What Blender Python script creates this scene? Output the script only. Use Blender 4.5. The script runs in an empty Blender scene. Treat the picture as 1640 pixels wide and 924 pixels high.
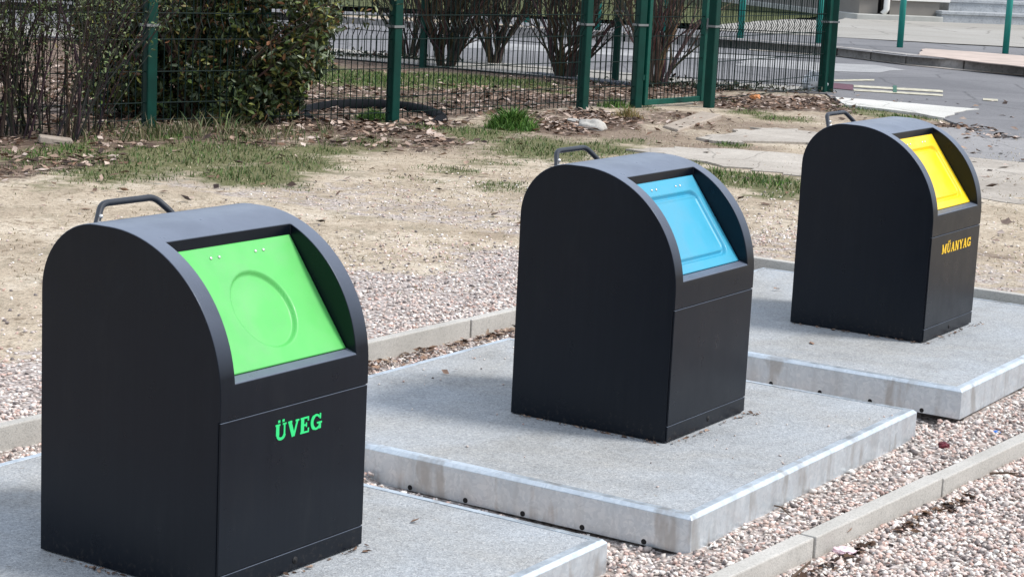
import bpy, bmesh, math, random
import numpy as np
from mathutils import Vector, Matrix
random.seed(7); rng = np.random.default_rng(11)
R = math.radians
C = bpy.context.scene.collection
sc = bpy.context.scene

# ------------------------------------------------------------------ camera
F_PX, PITCH, ROLL, YAW, CAM_Z = 3165.61, 0.179211, 0.0483930, -0.561614, 2.24
fw = Vector((math.sin(YAW)*math.cos(PITCH), math.cos(YAW)*math.cos(PITCH), -math.sin(PITCH)))
rt = Vector((math.cos(YAW), -math.sin(YAW), 0)); up = rt.cross(fw)
rt, up = rt*math.cos(ROLL)+up*math.sin(ROLL), up*math.cos(ROLL)-rt*math.sin(ROLL)
cam_d = bpy.data.cameras.new('camera'); cam = bpy.data.objects.new('camera', cam_d); C.objects.link(cam)
m = Matrix((rt, up, -fw)).transposed().to_4x4(); m.translation = (0, 0, CAM_Z)
cam.matrix_world = m
cam_d.sensor_width = 36; cam_d.lens = F_PX/1640*36; cam_d.clip_end = 2000; cam_d.clip_start = .1
sc.camera = cam

# ------------------------------------------------------------------ light
SUN_EL, SUN_AZ = R(52), R(24)      # azimuth from +X towards +Y
w = bpy.data.worlds.new('World'); sc.world = w; w.use_nodes = True
nt = w.node_tree; bg = nt.nodes['Background']
sky = nt.nodes.new('ShaderNodeTexSky'); sky.sky_type = 'NISHITA'; sky.sun_disc = False
sky.sun_elevation = SUN_EL; sky.sun_rotation = math.pi/2-SUN_AZ; sky.air_density = 1.0; sky.dust_density = 2.0; sky.ozone_density = 1.0
tc = nt.nodes.new('ShaderNodeTexCoord'); mp = nt.nodes.new('ShaderNodeMapping'); mp.inputs['Scale'].default_value = (1, 1, 2.5)
cn = nt.nodes.new('ShaderNodeTexNoise'); cn.inputs['Scale'].default_value = 2.2; cn.inputs['Detail'].default_value = 6
cr = nt.nodes.new('ShaderNodeValToRGB'); cr.color_ramp.elements[0].position = .36; cr.color_ramp.elements[1].position = .62
cr.color_ramp.elements[0].color = (.45, .45, .45, 1); cr.color_ramp.elements[1].color = (.92, .92, .92, 1)
cm = nt.nodes.new('ShaderNodeMix'); cm.data_type = 'RGBA'; cm.inputs[7].default_value = (4.9, 5.4, 6.2, 1)     # thin bright cloud
nt.links.new(tc.outputs['Generated'], mp.inputs[0]); nt.links.new(mp.outputs[0], cn.inputs['Vector']); nt.links.new(cn.outputs['Fac'], cr.inputs[0])
nt.links.new(cr.outputs[0], cm.inputs[0]); nt.links.new(sky.outputs[0], cm.inputs[6]); nt.links.new(cm.outputs[2], bg.inputs[0]); bg.inputs[1].default_value = 0.13
sd = bpy.data.lights.new('sun', 'SUN'); sd.energy = 2.3; sd.angle = R(12); sd.color = (1, .965, .92)
sun = bpy.data.objects.new('sun', sd); C.objects.link(sun)
sdir = Vector((math.cos(SUN_EL)*math.cos(SUN_AZ), math.cos(SUN_EL)*math.sin(SUN_AZ), math.sin(SUN_EL)))
sun.rotation_euler = sdir.to_track_quat('Z', 'Y').to_euler(); sun.location = sdir*30
sc.view_settings.view_transform = 'Standard'; sc.view_settings.look = 'None'
sc.view_settings.exposure = 0.62; sc.view_settings.gamma = 1; sc.view_settings.use_curve_mapping = False

# ------------------------------------------------------------------ helpers
def g(px, py, z=.1):
    """point of the ground plane at height z (survey of the site, photo pixels)"""
    d = fw + rt*((px-820)/F_PX) - up*((py-462)/F_PX)
    t = (z-CAM_Z)/d.z
    return Vector((d.x*t, d.y*t, z))
RX = Vector((.841, .539, 0)).normalized(); DX = Vector((-.539, .841, 0)).normalized()   # across / away on the ground

def tag(o, label=None, cat=None, group=None, kind=None):
    if label: o['label'] = label
    if cat: o['category'] = cat
    if group: o['group'] = group
    if kind: o['kind'] = kind
    return o
def empty(name, loc=(0, 0, 0), rz=0):
    o = bpy.data.objects.new(name, None); C.objects.link(o); o.location = loc; o.rotation_euler = (0, 0, rz)
    o.empty_display_size = .1
    return o
class MB:
    def __init__(s): s.v = []; s.f = []; s.c = []
    def add(s, vs, fs, col=None):
        n = len(s.v); s.v += [tuple(p) for p in vs]; s.f += [tuple(i+n for i in q) for q in fs]
        s.c += [col or (1, 1, 1)]*len(vs)
    def box(s, x0, y0, z0, x1, y1, z1, M=None):
        vs = [Vector(p) for p in ((x0,y0,z0),(x1,y0,z0),(x1,y1,z0),(x0,y1,z0),(x0,y0,z1),(x1,y0,z1),(x1,y1,z1),(x0,y1,z1))]
        if M: vs = [M@p for p in vs]
        s.add(vs, [(0,3,2,1),(4,5,6,7),(0,1,5,4),(1,2,6,5),(2,3,7,6),(3,0,4,7)])
    def obox(s, a, b, depth, z0, z1, off=0):
        """box standing on the ground line a-b, going 'depth' to the left of a->b"""
        a = Vector((a[0], a[1], 0)); b = Vector((b[0], b[1], 0)); n = Vector((-(b-a).y, (b-a).x, 0)).normalized()
        a = a+n*off; b = b+n*off
        q = [a, b, b+n*depth, a+n*depth]
        s.add([p+Vector((0,0,z0)) for p in q]+[p+Vector((0,0,z1)) for p in q], [(0,3,2,1),(4,5,6,7),(0,1,5,4),(1,2,6,5),(2,3,7,6),(3,0,4,7)])
    def prism(s, poly, z0, z1, inset=0, top_in=0):
        n = len(poly); c = sum((Vector((p[0],p[1],0)) for p in poly), Vector())/n
        lo = [(p[0], p[1], z0) for p in poly]
        hi = [((p[0]-c.x)*(1-top_in)+c.x, (p[1]-c.y)*(1-top_in)+c.y, z1) for p in poly]
        s.add(lo+hi, [tuple(range(n))[::-1], tuple(range(n, 2*n))]+[(i, (i+1)%n, n+(i+1)%n, n+i) for i in range(n)])
    def tube(s, pts, r, sides=6, col=None, cap=True):
        pts = [Vector(p) for p in pts]; n = len(pts); rs = r if isinstance(r, (list, tuple)) else [r]*n
        vs = []; ref = Vector((.37, .21, .9))
        for i, p in enumerate(pts):
            t = (pts[min(i+1, n-1)]-pts[max(i-1, 0)]).normalized()
            if abs(t.dot(ref)) > .95: ref = Vector((1, .1, 0))
            a = t.cross(ref).normalized(); b = t.cross(a)
            for k in range(sides):
                th = 2*math.pi*k/sides; vs.append(p+(a*math.cos(th)+b*math.sin(th))*rs[i])
        fs = [(i*sides+k, i*sides+(k+1)%sides, (i+1)*sides+(k+1)%sides, (i+1)*sides+k) for i in range(n-1) for k in range(sides)]
        if cap: fs += [tuple(range(sides))[::-1], tuple(range((n-1)*sides, n*sides))]
        s.add(vs, fs, col)
    def build(s, name, mat, parent=None, smooth=False, bevel=0, color=False):
        me = bpy.data.meshes.new(name); me.from_pydata(s.v, [], s.f); me.validate(); me.update()
        if color:
            at = me.color_attributes.new('tint', 'FLOAT_COLOR', 'POINT')
            at.data.foreach_set('color', np.c_[np.array(s.c, dtype=np.float32), np.ones(len(s.c), np.float32)].ravel())
        return link(name, me, mat, parent, smooth, bevel)
def link(name, me, mat, parent=None, smooth=False, bevel=0):
    if mat: me.materials.append(mat)
    if smooth: me.polygons.foreach_set('use_smooth', [True]*len(me.polygons))
    o = bpy.data.objects.new(name, me); C.objects.link(o)
    if parent: o.parent = parent
    if bevel:
        b = o.modifiers.new('bevel', 'BEVEL'); b.width = bevel; b.segments = 2; b.limit_method = 'ANGLE'; b.angle_limit = R(35)
        if smooth: o.modifiers.new('wn', 'WEIGHTED_NORMAL').keep_sharp = True
    return o
def np_mesh(name, V, Fq, mat, cols=None, smooth=False, parent=None):
    """V (n,3), Fq (m,k) faces with k corners, cols (n,3)"""
    me = bpy.data.meshes.new(name); k = Fq.shape[1]
    me.vertices.add(len(V)); me.vertices.foreach_set('co', V.astype(np.float32).ravel())
    me.loops.add(Fq.size); me.loops.foreach_set('vertex_index', Fq.astype(np.int32).ravel())
    me.polygons.add(len(Fq)); me.polygons.foreach_set('loop_start', np.arange(0, Fq.size, k, dtype=np.int32))
    me.polygons.foreach_set('loop_total', np.full(len(Fq), k, np.int32))
    me.update(calc_edges=True)
    if cols is not None:
        at = me.color_attributes.new('tint', 'FLOAT_COLOR', 'POINT')
        at.data.foreach_set('color', (cols if cols.shape[1] == 4 else np.c_[cols, np.ones(len(cols))]).astype(np.float32).ravel())
    return link(name, me, mat, parent, smooth)
# value noise on numpy arrays
_pt = rng.random((256, 256))
def vn(x, y, s):
    x = x*s+37.3; y = y*s+11.9; xi = np.floor(x).astype(int); yi = np.floor(y).astype(int); fx = x-xi; fy = y-yi
    fx = fx*fx*(3-2*fx); fy = fy*fy*(3-2*fy)
    a = _pt[xi%256, yi%256]; b = _pt[(xi+1)%256, yi%256]; c = _pt[xi%256, (yi+1)%256]; d = _pt[(xi+1)%256, (yi+1)%256]
    return (a*(1-fx)+b*fx)*(1-fy)+(c*(1-fx)+d*fx)*fy
def fbm(x, y, s): return (vn(x, y, s)+.5*vn(x, y, s*2.1)+.25*vn(x, y, s*4.3))/1.75
def sstep(a, b, x): t = np.clip((x-a)/(b-a), 0, 1); return t*t*(3-2*t)

# ------------------------------------------------------------------ materials
class NT:
    def __init__(s, name, rough=.6, metal=0, spec=.5):
        s.m = bpy.data.materials.new(name); s.m.use_nodes = True; s.t = s.m.node_tree; s.b = s.t.nodes['Principled BSDF']
        s.b.inputs['Roughness'].default_value = rough; s.b.inputs['Metallic'].default_value = metal
        s.b.inputs['Specular IOR Level'].default_value = spec
        s.co = s.t.nodes.new('ShaderNodeTexCoord').outputs['Object']
    def n(s, ty, **k):
        nd = s.t.nodes.new(ty)
        for a, b in k.items():
            if a in nd.inputs.keys() if hasattr(nd.inputs, 'keys') else False: s.set(nd.inputs[a], b)
            else: setattr(nd, a, b)
        return nd
    def set(s, sock, v):
        if isinstance(v, bpy.types.NodeSocket): s.t.links.new(v, sock)
        else:
            try: sock.default_value = v
            except Exception: sock.default_value = (*v, 1)
    def noise(s, scale, detail=4, rough=.55, co=None, out='Fac', dist=0):
        nd = s.t.nodes.new('ShaderNodeTexNoise'); s.t.links.new(co or s.co, nd.inputs['Vector'])
        nd.inputs['Scale'].default_value = scale; nd.inputs['Detail'].default_value = detail; nd.inputs['Roughness'].default_value = rough
        nd.inputs['Distortion'].default_value = dist
        return nd.outputs[out]
    def voro(s, scale, out='Color', feature='F1', co=None):
        nd = s.t.nodes.new('ShaderNodeTexVoronoi'); nd.feature = feature; s.t.links.new(co or s.co, nd.inputs['Vector']); nd.inputs['Scale'].default_value = scale
        return nd.outputs[out]
    def ramp(s, fac, stops, mode='LINEAR'):
        nd = s.t.nodes.new('ShaderNodeValToRGB'); nd.color_ramp.interpolation = mode; e = nd.color_ramp.elements
        while len(e) < len(stops): e.new(.5)
        for i, (p, c) in enumerate(stops):
            e[i].position = p; e[i].color = (*c, 1) if isinstance(c, (tuple, list)) else (c, c, c, 1)
        s.t.links.new(fac, nd.inputs[0]); return nd.outputs[0]
    def mix(s, fac, a, b, bt='MIX'):
        nd = s.t.nodes.new('ShaderNodeMix'); nd.data_type = 'RGBA'; nd.blend_type = bt
        s.set(nd.inputs[0], fac); s.set(nd.inputs[6], a); s.set(nd.inputs[7], b); return nd.outputs[2]
    def math(s, op, a, b=0.0):
        nd = s.t.nodes.new('ShaderNodeMath'); nd.operation = op; s.set(nd.inputs[0], a); s.set(nd.inputs[1], b); return nd.outputs[0]
    def scaled(s, v):
        nd = s.t.nodes.new('ShaderNodeMapping'); nd.inputs['Scale'].default_value = v; s.t.links.new(s.co, nd.inputs[0]); return nd.outputs[0]
    def attr(s, name='tint'):
        nd = s.t.nodes.new('ShaderNodeAttribute'); nd.attribute_name = name; return nd.outputs['Color']
    def col(s, v): s.set(s.b.inputs['Base Color'], v); return s
    def rough(s, v): s.set(s.b.inputs['Roughness'], v); return s
    def bump(s, h, strength=.3, dist=.01):
        nd = s.t.nodes.new('ShaderNodeBump'); nd.inputs['Strength'].default_value = strength; nd.inputs['Distance'].default_value = dist
        s.t.links.new(h, nd.inputs['Height']); s.t.links.new(nd.outputs[0], s.b.inputs['Normal']); return s

def simple(name, c, rough=.6, metal=0, var=.15, scale=8, spec=.5, bump=0, bscale=60):
    n = NT(name, rough, metal, spec); lo = tuple(x*(1-var) for x in c); hi = tuple(min(1, x*(1+var)) for x in c)
    n.col(n.ramp(n.noise(scale), [(.3, lo), (.7, hi)]))
    if bump: n.bump(n.noise(bscale, 3), bump, .003)
    return n.m

# anthracite powder-coated steel, with sky sheen painted into the tops
n = NT('anthracite_paint', .42, 0, .27)
scr = n.ramp(n.noise(3.2, 6, .7, dist=1.2), [(.62, 0.0), (.8, 1.0)])
brush = n.noise(1, 3, .6, co=n.scaled((60, 60, 1.2)))
c0 = n.mix(n.ramp(brush, [(.3, 0.0), (.75, 1.0)]), (.0022, .0038, .0074), (.0036, .0056, .0098))
c0 = n.mix(n.math('MULTIPLY', scr, .2), c0, (.02, .023, .028))
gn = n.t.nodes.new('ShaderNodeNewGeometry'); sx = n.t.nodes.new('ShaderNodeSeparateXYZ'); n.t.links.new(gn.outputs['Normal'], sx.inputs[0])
sheen_up = n.ramp(sx.outputs[2], [(.12, 0.0), (.9, 1.0)])                       # paler blue on upward faces: sky reflection painted into the base colour
sky_sheen = n.math('MULTIPLY', sheen_up, n.ramp(n.noise(4, 6, .65, dist=.6), [(.25, .72), (.75, 1.0)]))
c0 = n.mix(n.math('MULTIPLY', n.ramp(n.noise(7, 6, .7, co=n.scaled((1.6, 1.6, .35)), dist=.5), [(.54, 0.0), (.80, 1.0)]), .28), c0, (.016, .018, .020))    # faint run marks
sz = n.t.nodes.new('ShaderNodeSeparateXYZ'); n.t.links.new(n.co, sz.inputs[0])
mud = n.math('MULTIPLY', n.ramp(sz.outputs[2], [(.0, 1.0), (.11, 0.0)]), n.ramp(n.noise(45, 6, .75), [(.54, 0.0), (.68, .4)]))
c0 = n.mix(mud, c0, (.10, .085, .07))                                        # splashes of mud above the foot
sc2 = n.ramp(n.noise(11, 7, .8, dist=2.5), [(.70, 0.0), (.73, .5)]); c0 = n.mix(sc2, c0, (.035, .038, .044))
n.col(n.mix(sky_sheen, c0, (.150, .175, .225)))
n.rough(n.ramp(n.noise(9, 5, .6), [(.3, .26), (.7, .36)])); n.bump(n.noise(900, 2), .05, .001)
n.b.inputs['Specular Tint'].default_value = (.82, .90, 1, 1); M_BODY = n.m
M_HANDLE = simple('handle_paint', (.018, .022, .03), .38, 0, .2, 20)
M_DARK = simple('black_hole', (.004, .004, .005), .7)
M_STEELDOT = simple('rivet_steel', (.75, .75, .72), .3, .6, .1)
def flap_mat(name, c):
    n = NT(name, .38, 0, .5)
    dirt = n.ramp(n.noise(5, 6, .65, dist=.8), [(.42, 0.0), (.72, 1.0)])
    n.col(n.mix(n.math('MULTIPLY', dirt, .42), c, tuple(x*.6+.1 for x in c)))
    n.rough(n.ramp(n.noise(14), [(.3, .3), (.7, .5)])); return n.m
M_FGREEN = flap_mat('green_plastic', (.105, .50, .115)); M_FBLUE = flap_mat('blue_plastic', (.045, .34, .50)); M_FYEL = flap_mat('yellow_plastic', (.90, .61, .006))
M_TGREEN = simple('green_lettering', (.02, .62, .18), .5, 0, .05); M_TYEL = simple('yellow_lettering', (.8, .5, .02), .5, 0, .08)

# exposed aggregate concrete
n = NT('washed_concrete', .85, 0, .3)
sp = n.voro(120); sp1 = n.ramp(sp, [(0, (.16, .16, .165)), (.3, (.31, .325, .335)), (.7, (.43, .45, .46)), (1, (.64, .64, .62))])
big = n.noise(1.1, 5, .6, dist=.6)
warm = n.ramp(big, [(.35, (1.0, 1.03, 1.06)), (.7, (.90, .86, .80))])
c1 = n.mix(.45, sp1, n.ramp(n.noise(260, 2), [(.3, (.23, .24, .25)), (.7, (.49, .50, .51))]))
c1 = n.mix(1, c1, warm, 'MULTIPLY')
dk = n.mix(1, n.ramp(n.noise(2.7, 6, .7), [(.5, 1.0), (.8, .74)]), n.ramp(n.noise(16, 5, .75, dist=.6), [(.62, (1, 1, 1)), (.72, (.74, .66, .58))]), 'MULTIPLY')
n.col(n.mix(1, c1, dk, 'MULTIPLY')); n.bump(n.voro(130, 'Distance'), .5, .004)
M_CONC = n.m
# galvanised steel
n = NT('galvanised_steel', .38, .65, .5)
sg = n.voro(75, co=n.mix(.08, n.co, n.noise(12, 3, out='Color')))
c1 = n.ramp(sg, [(0, (.57, .63, .67)), (.5, (.64, .70, .74)), (1, (.73, .78, .81))])
st = n.ramp(n.noise(5, 4, .6, co=n.scaled((1.2, 1.2, .35))), [(.54, 0.0), (.62, 1.0)])
c1 = n.mix(n.math('MULTIPLY', st, .6), c1, (.36, .34, .31))
c1 = n.mix(n.ramp(n.noise(3.5, 5, .6, co=n.scaled((3, 3, .4))), [(.5, 0.0), (.75, .55)]), c1, (.42, .44, .45))
n.col(c1); n.rough(n.ramp(n.noise(20), [(.3, .28), (.7, .5)])); M_GALV = n.m
# gravel stones
n = NT('gravel_stone', .8, 0, .3); n.col(n.mix(1, n.attr(), n.ramp(n.noise(90, 3), [(.3, .82), (.7, 1.12)]), 'MULTIPLY')); M_STONE = n.m
# kerb concrete
def kerb_mat(name, a, b, s=30):
    n = NT(name, .9, 0, .25); base = n.ramp(n.noise(2.2, 6, .65), [(.3, a), (.7, b)])
    n.col(n.mix(1, base, n.ramp(n.voro(s*6), [(0, .72), (.4, .98), (1, 1.08)]), 'MULTIPLY')); n.bump(n.noise(s*6, 3), .4, .003); return n.m
M_KERB = kerb_mat('kerb_concrete', (.40, .385, .35), (.52, .50, .46)); M_FARKERB = kerb_mat('old_kerb', (.20, .19, .18), (.38, .36, .34), 4)
# leaves, grass, bark
def tinted(name, rough=.6, trans=0, spec=.4):
    n = NT(name, rough, 0, spec); c = n.mix(1, n.attr(), n.ramp(n.noise(25, 2), [(.3, .8), (.7, 1.15)]), 'MULTIPLY'); n.col(c)
    return n.m
M_LEAF = tinted('shrub_leaf', .38); M_LITTER = tinted('dry_leaf', .8, spec=.2); M_GRASS = tinted('grass_blade', .6, spec=.3); M_TWIG = tinted('twig_bark', .9, spec=.2)
M_GREEN = simple('dark_green_paint', (.0005, .036, .026), .5, 0, .2, 6, .2); M_GATEG = simple('green_paint_lighter', (.001, .068, .048), .45, 0, .2, 6, .3)
M_TEAL = simple('teal_paint', (.002, .20, .165), .4, 0, .12, 6); M_CLAMP = simple('zinc_clamp', (.22, .23, .23), .45, .5)
M_WIRE = simple('green_wire', (.002, .012, .010), .6, 0, .2, 3, .12)

# ------------------------------------------------------------------ ground
def xb(y): return -5.925+(y-5.5)*.030           # rear edging line (rear face of the stones)
def xf(y): return -2.985+(y-6.0)*.058           # front edging line
YC = 11.70                                      # cross edging line
def H_out(x, y):
    near = sstep(-9.5, -6.2, x)
    return .10+.02*near + .05*sstep(8, 11, y)*sstep(-7.5, -5.5, x)*(1-sstep(13, 15, y)) + (fbm(x, y, 1.3)-.5)*.035*(1-sstep(-12.5, -14.5, x)*0)*(x > -13)*(y < 26)
def H_bed(x, y):
    t = np.clip((x-xb(y))/(xf(y)-xb(y)), 0, 1)
    z = .055*(1-t)**1.5+.0*t+(fbm(x, y, 6)-.5)*.02 + .045*sstep(8.6, 11, y)*(1-t)
    for ye in (6.33, 9.05): z = z-.03*(np.abs(y-(ye-.05)) < .16)*(x > -4.6)*(x < -3.18)
    return z
def H_front(x, y): return -.068+(fbm(x, y, 5)-.5)*.02
# columns as (region, param); rows y
ys = np.unique(np.r_[np.array([-600, -250, -100, -40, -15, -5, 0, 2]), np.arange(3, 30, .11), [YC-.02, YC-.012], np.arange(30, 60, 1.), [80, 120, 200, 400, 900]])
dl = -np.r_[[1200, 600, 300, 150, 90, 60, 45], np.arange(36, 22, -.8), np.arange(22, .1, -.11), [.05, .01]]
tb = np.linspace(0, 1, 34); dr = np.r_[[.004], np.arange(.1, 3, .1), [4, 6, 10, 20, 50, 150, 500, 1200]]
rows = []
for y in ys:
    ya = min(max(y, 0), 14); a = xb(ya); b = xf(ya)
    rows.append(np.r_[a+dl, a-.004+tb*(b-a-.01), b+.02+dr])
X = np.array(rows); Y = np.repeat(ys[:, None], X.shape[1], 1)
reg = np.r_[np.zeros(len(dl)), np.ones(len(tb)), np.full(len(dr), 2)][None, :].repeat(len(ys), 0)
reg[Y > YC-.015] = 0
Z = np.where(reg == 0, H_out(X, Y), np.where(reg == 1, H_bed(X, Y), H_front(X, Y)))
def sd_coords(x, y): return x*RX.x+y*RX.y, x*DX.x+y*DX.y
BL = []   # (kind, s, d, half width, half depth, strength)
def blob(kind, px, py, wpx, hpx, st=1.):
    c = g(px, py, .1); a = g(px+wpx, py, .1); b = g(px, py-hpx, .1); b2 = g(px, py+hpx, .1)
    s, d = sd_coords(c.x, c.y); BL.append((kind, s, d, (a-c).length, (b-b2).length/2, st))
# grass
for q in [(300, 250, 240, 26, .75), (480, 262, 90, 22, .7), (180, 285, 120, 18, .55), (600, 128, 190, 16, 1.2), (760, 132, 150, 11, 1.1), (640, 160, 130, 8, .5), (870, 245, 120, 16, .7), (60, 250, 90, 26, .8), (200, 262, 150, 30, .75), (330, 240, 130, 26, .9), (400, 280, 110, 22, .9), (430, 250, 120, 22, .7), (260, 220, 90, 16, .8), (520, 240, 70, 12, .8), (590, 230, 70, 14, .8),
          (90, 300, 90, 14, .35), (300, 262, 60, 14, .8), (480, 298, 40, 8, .35), (680, 205, 60, 12, .8), (760, 215, 60, 14, .9), (820, 200, 40, 16, 1.3), (860, 235, 80, 16, .9), (960, 240, 80, 12, .8), (730, 275, 60, 8, .5), (800, 300, 60, 12, .5), (780, 262, 70, 10, .4), (690, 290, 60, 8, .3),
          (1000, 228, 60, 8, .5), (1170, 232, 30, 6, .9), (1190, 290, 70, 14, 1.2), (1250, 300, 60, 18, 1.2), (1150, 280, 40, 10, 1.), (1240, 318, 60, 8, .6), (1110, 262, 30, 6, .5),
          (1200, 180, 40, 5, .7), (1250, 190, 50, 5, .7), (1170, 165, 20, 6, .6), (1370, 172, 40, 5, .9), (1440, 188, 60, 5, .8), (1400, 180, 60, 6, .6),
          (560, 122, 110, 14, 1.1), (720, 125, 110, 12, 1.1), (840, 135, 70, 10, .9), (500, 110, 70, 12, .9), (890, 148, 40, 5, .7), (640, 170, 40, 6, .5), (590, 190, 30, 8, .8), (1030, 170, 20, 8, .5), (985, 165, 30, 10, .5), (1050, 160, 30, 6, .4), (10, 170, 30, 30, 1.), (120, 240, 60, 20, .9)]: blob('g', *q)
# leaf litter
for q in [(30, 270, 60, 22, .9), (110, 262, 60, 14, .7), (160, 258, 60, 10, .8), (520, 208, 80, 10, 1.), (620, 214, 90, 12, 1.1), (540, 228, 60, 8, .6), (700, 228, 60, 10, .8), (760, 190, 60, 10, .3), (900, 205, 60, 14, 1.2), (960, 198, 60, 12, 1.2), (1010, 195, 30, 8, .8), (460, 215, 40, 8, .6),
          (1180, 165, 60, 12, 1.2), (1240, 165, 80, 12, 1.3), (1310, 165, 40, 12, 1.3), (1330, 175, 30, 8, 1.1), (1540, 205, 40, 7, .9), (1580, 220, 40, 5, .7),
          (560, 200, 110, 9, 1.1), (700, 200, 60, 8, .7), (850, 188, 60, 9, .9), (940, 184, 60, 8, .9), (1090, 186, 60, 10, .55), (1110, 205, 60, 6, .4), (330, 215, 160, 12, .7), (90, 232, 100, 10, .8), (640, 232, 130, 10, .5), (430, 228, 60, 10, .6),
          (540, 92, 80, 6, 1.2), (640, 100, 80, 5, 1.2), (760, 108, 100, 5, 1.), (900, 123, 90, 5, .8), (1060, 143, 80, 6, .9), (350, 225, 120, 10, .5), (1060, 195, 30, 10, .4), (1590, 425, 60, 10, .4)]: blob('l', *q)
# brown damp soil
for q in [(1000, 215, 160, 16, .9), (1100, 190, 90, 14, 1.), (1210, 205, 150, 14, .8), (1150, 238, 120, 12, .9), (880, 222, 120, 14, .6), (650, 240, 200, 12, .5), (760, 235, 120, 10, .5), (1600, 215, 60, 10, .5), (520, 225, 120, 12, .6), (150, 240, 240, 14, .7), (1440, 195, 160, 8, .7), (1330, 262, 60, 8, .5), (1020, 262, 120, 8, .4)]: blob('b', *q)
def masks(x, y, brown=False):
    s, d = sd_coords(x, y); G = np.zeros_like(x); L = np.zeros_like(x); Bm = np.zeros_like(x)
    for k, bs, bd, hw, hd, st in BL:
        v = st*np.clip(1.25-np.sqrt(((s-bs)/hw)**2+((d-bd)/hd)**2), 0, 1)
        if k == 'g': G = np.maximum(G, v)
        elif k == 'b': Bm = np.maximum(Bm, v)
        else: L = np.maximum(L, v)
    # darker leaf-strewn soil behind the front fence
    inside = sstep(-12.3, -12.9, x)*(1-sstep(24.9, 25.6, y-(x+17.5)*.17))
    L = np.maximum(L, .6*inside)
    return (G, L, Bm) if brown else (G, L, inside)
Gm, Lm, Im = masks(X, Y, True); Lm = np.minimum(Lm, np.clip(1.15-Gm, 0, 1)); Lm = np.where((X < -13), np.minimum(Lm, np.clip(1-Gm*1.2, 0, 1)), Lm)
grav = np.where(reg == 0, sstep(-7.9, -6.2, X+(fbm(X, Y, 1.2)-.5)*1.5)*(Y < 24), 1.)
grav = np.where((reg == 0) & (Y > YC-.02), .45*sstep(15.5, 12, Y), grav)
far = ((Y > 33) | (X < -24)) & (reg == 0)
cols = np.stack([np.clip(Gm, 0, 1), np.clip(Lm, 0, 1), grav, np.clip(Im, 0, 1)], -1).reshape(-1, 4)
ny, nx = X.shape; idx = np.arange(ny*nx).reshape(ny, nx)
Fq = np.stack([idx[:-1, :-1], idx[:-1, 1:], idx[1:, 1:], idx[1:, :-1]], -1).reshape(-1, 4)
n = NT('bare_ground', .95, 0, .15)
sep = n.n('ShaderNodeSeparateColor'); n.t.links.new(n.attr(), sep.inputs[0])
nb = n.noise(1.4, 6, .65); nf = n.noise(28, 5, .7); nm = n.noise(7, 5, .65)
dirt = n.ramp(nb, [(.3, (.33, .265, .195)), (.5, (.46, .385, .29)), (.7, (.60, .53, .43))])
dirt = n.mix(1, dirt, n.ramp(nf, [(.32, (.62, .60, .58)), (.5, (1, 1, 1)), (.7, (1.18, 1.18, 1.18))]), 'MULTIPLY')
dirt = n.mix(n.ramp(n.noise(15, 5, .7), [(.55, 0.0), (.63, 1.0)]), dirt, (.22, .17, .12))
dirt = n.mix(n.ramp(n.noise(2.6, 6, .72, dist=.7), [(.52, 0.0), (.66, .7)]), dirt, (.25, .215, .155))
av = n.t.nodes.new('ShaderNodeAttribute'); av.attribute_name = 'tint'
bm_ = n.ramp(n.math('ADD', av.outputs['Alpha'], n.math('MULTIPLY', n.math('SUBTRACT', n.noise(3, 6, .7), .5), 1.2)), [(.2, 0.0), (.75, .85)])
dirt = n.mix(bm_, dirt, n.ramp(nf, [(.3, (.135, .098, .072)), (.7, (.27, .205, .155))]))
gv = n.voro(48); gcol = n.ramp(gv, [(0, (.20, .165, .15)), (.3, (.42, .35, .31)), (.6, (.56, .49, .45)), (1, (.72, .68, .64))])
gcol = n.mix(1, gcol, n.ramp(n.voro(48, 'Distance'), [(.0, 1.0), (.55, .8), (.8, .35)]), 'MULTIPLY')
def th(mask, noise, lo=.15, hi=.3): # threshold a mask against noise
    v = n.math('ADD', mask, n.math('MULTIPLY', n.math('SUBTRACT', noise, .5), 1.3)); return n.ramp(v, [(lo+.2, 0.0), (hi+.3, 1.0)])
c = n.mix(th(sep.outputs[2], nm), dirt, gcol)
gc = n.ramp(n.noise(40, 4, .7), [(.3, (.055, .062, .025)), (.5, (.13, .13, .06)), (.7, (.26, .235, .14))])
c = n.mix(th(sep.outputs[0], nm, .0, .25), c, gc)
lc = n.ramp(n.voro(22), [(0, (.05, .035, .026)), (.4, (.115, .08, .06)), (.75, (.20, .145, .11)), (1, (.36, .28, .22))])
c = n.mix(th(sep.outputs[1], n.noise(9, 5, .7), .0, .25), c, lc)
n.col(c); n.bump(n.mix(.5, nf, n.voro(60, 'Distance')), .7, .02); M_GROUND = n.m
gr = np_mesh('ground', np.stack([X, Y, Z], -1).reshape(-1, 3), Fq, M_GROUND, cols, smooth=True)
tag(gr, 'bare tan soil with patches of grass and gravel', 'ground', kind='structure')

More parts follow.
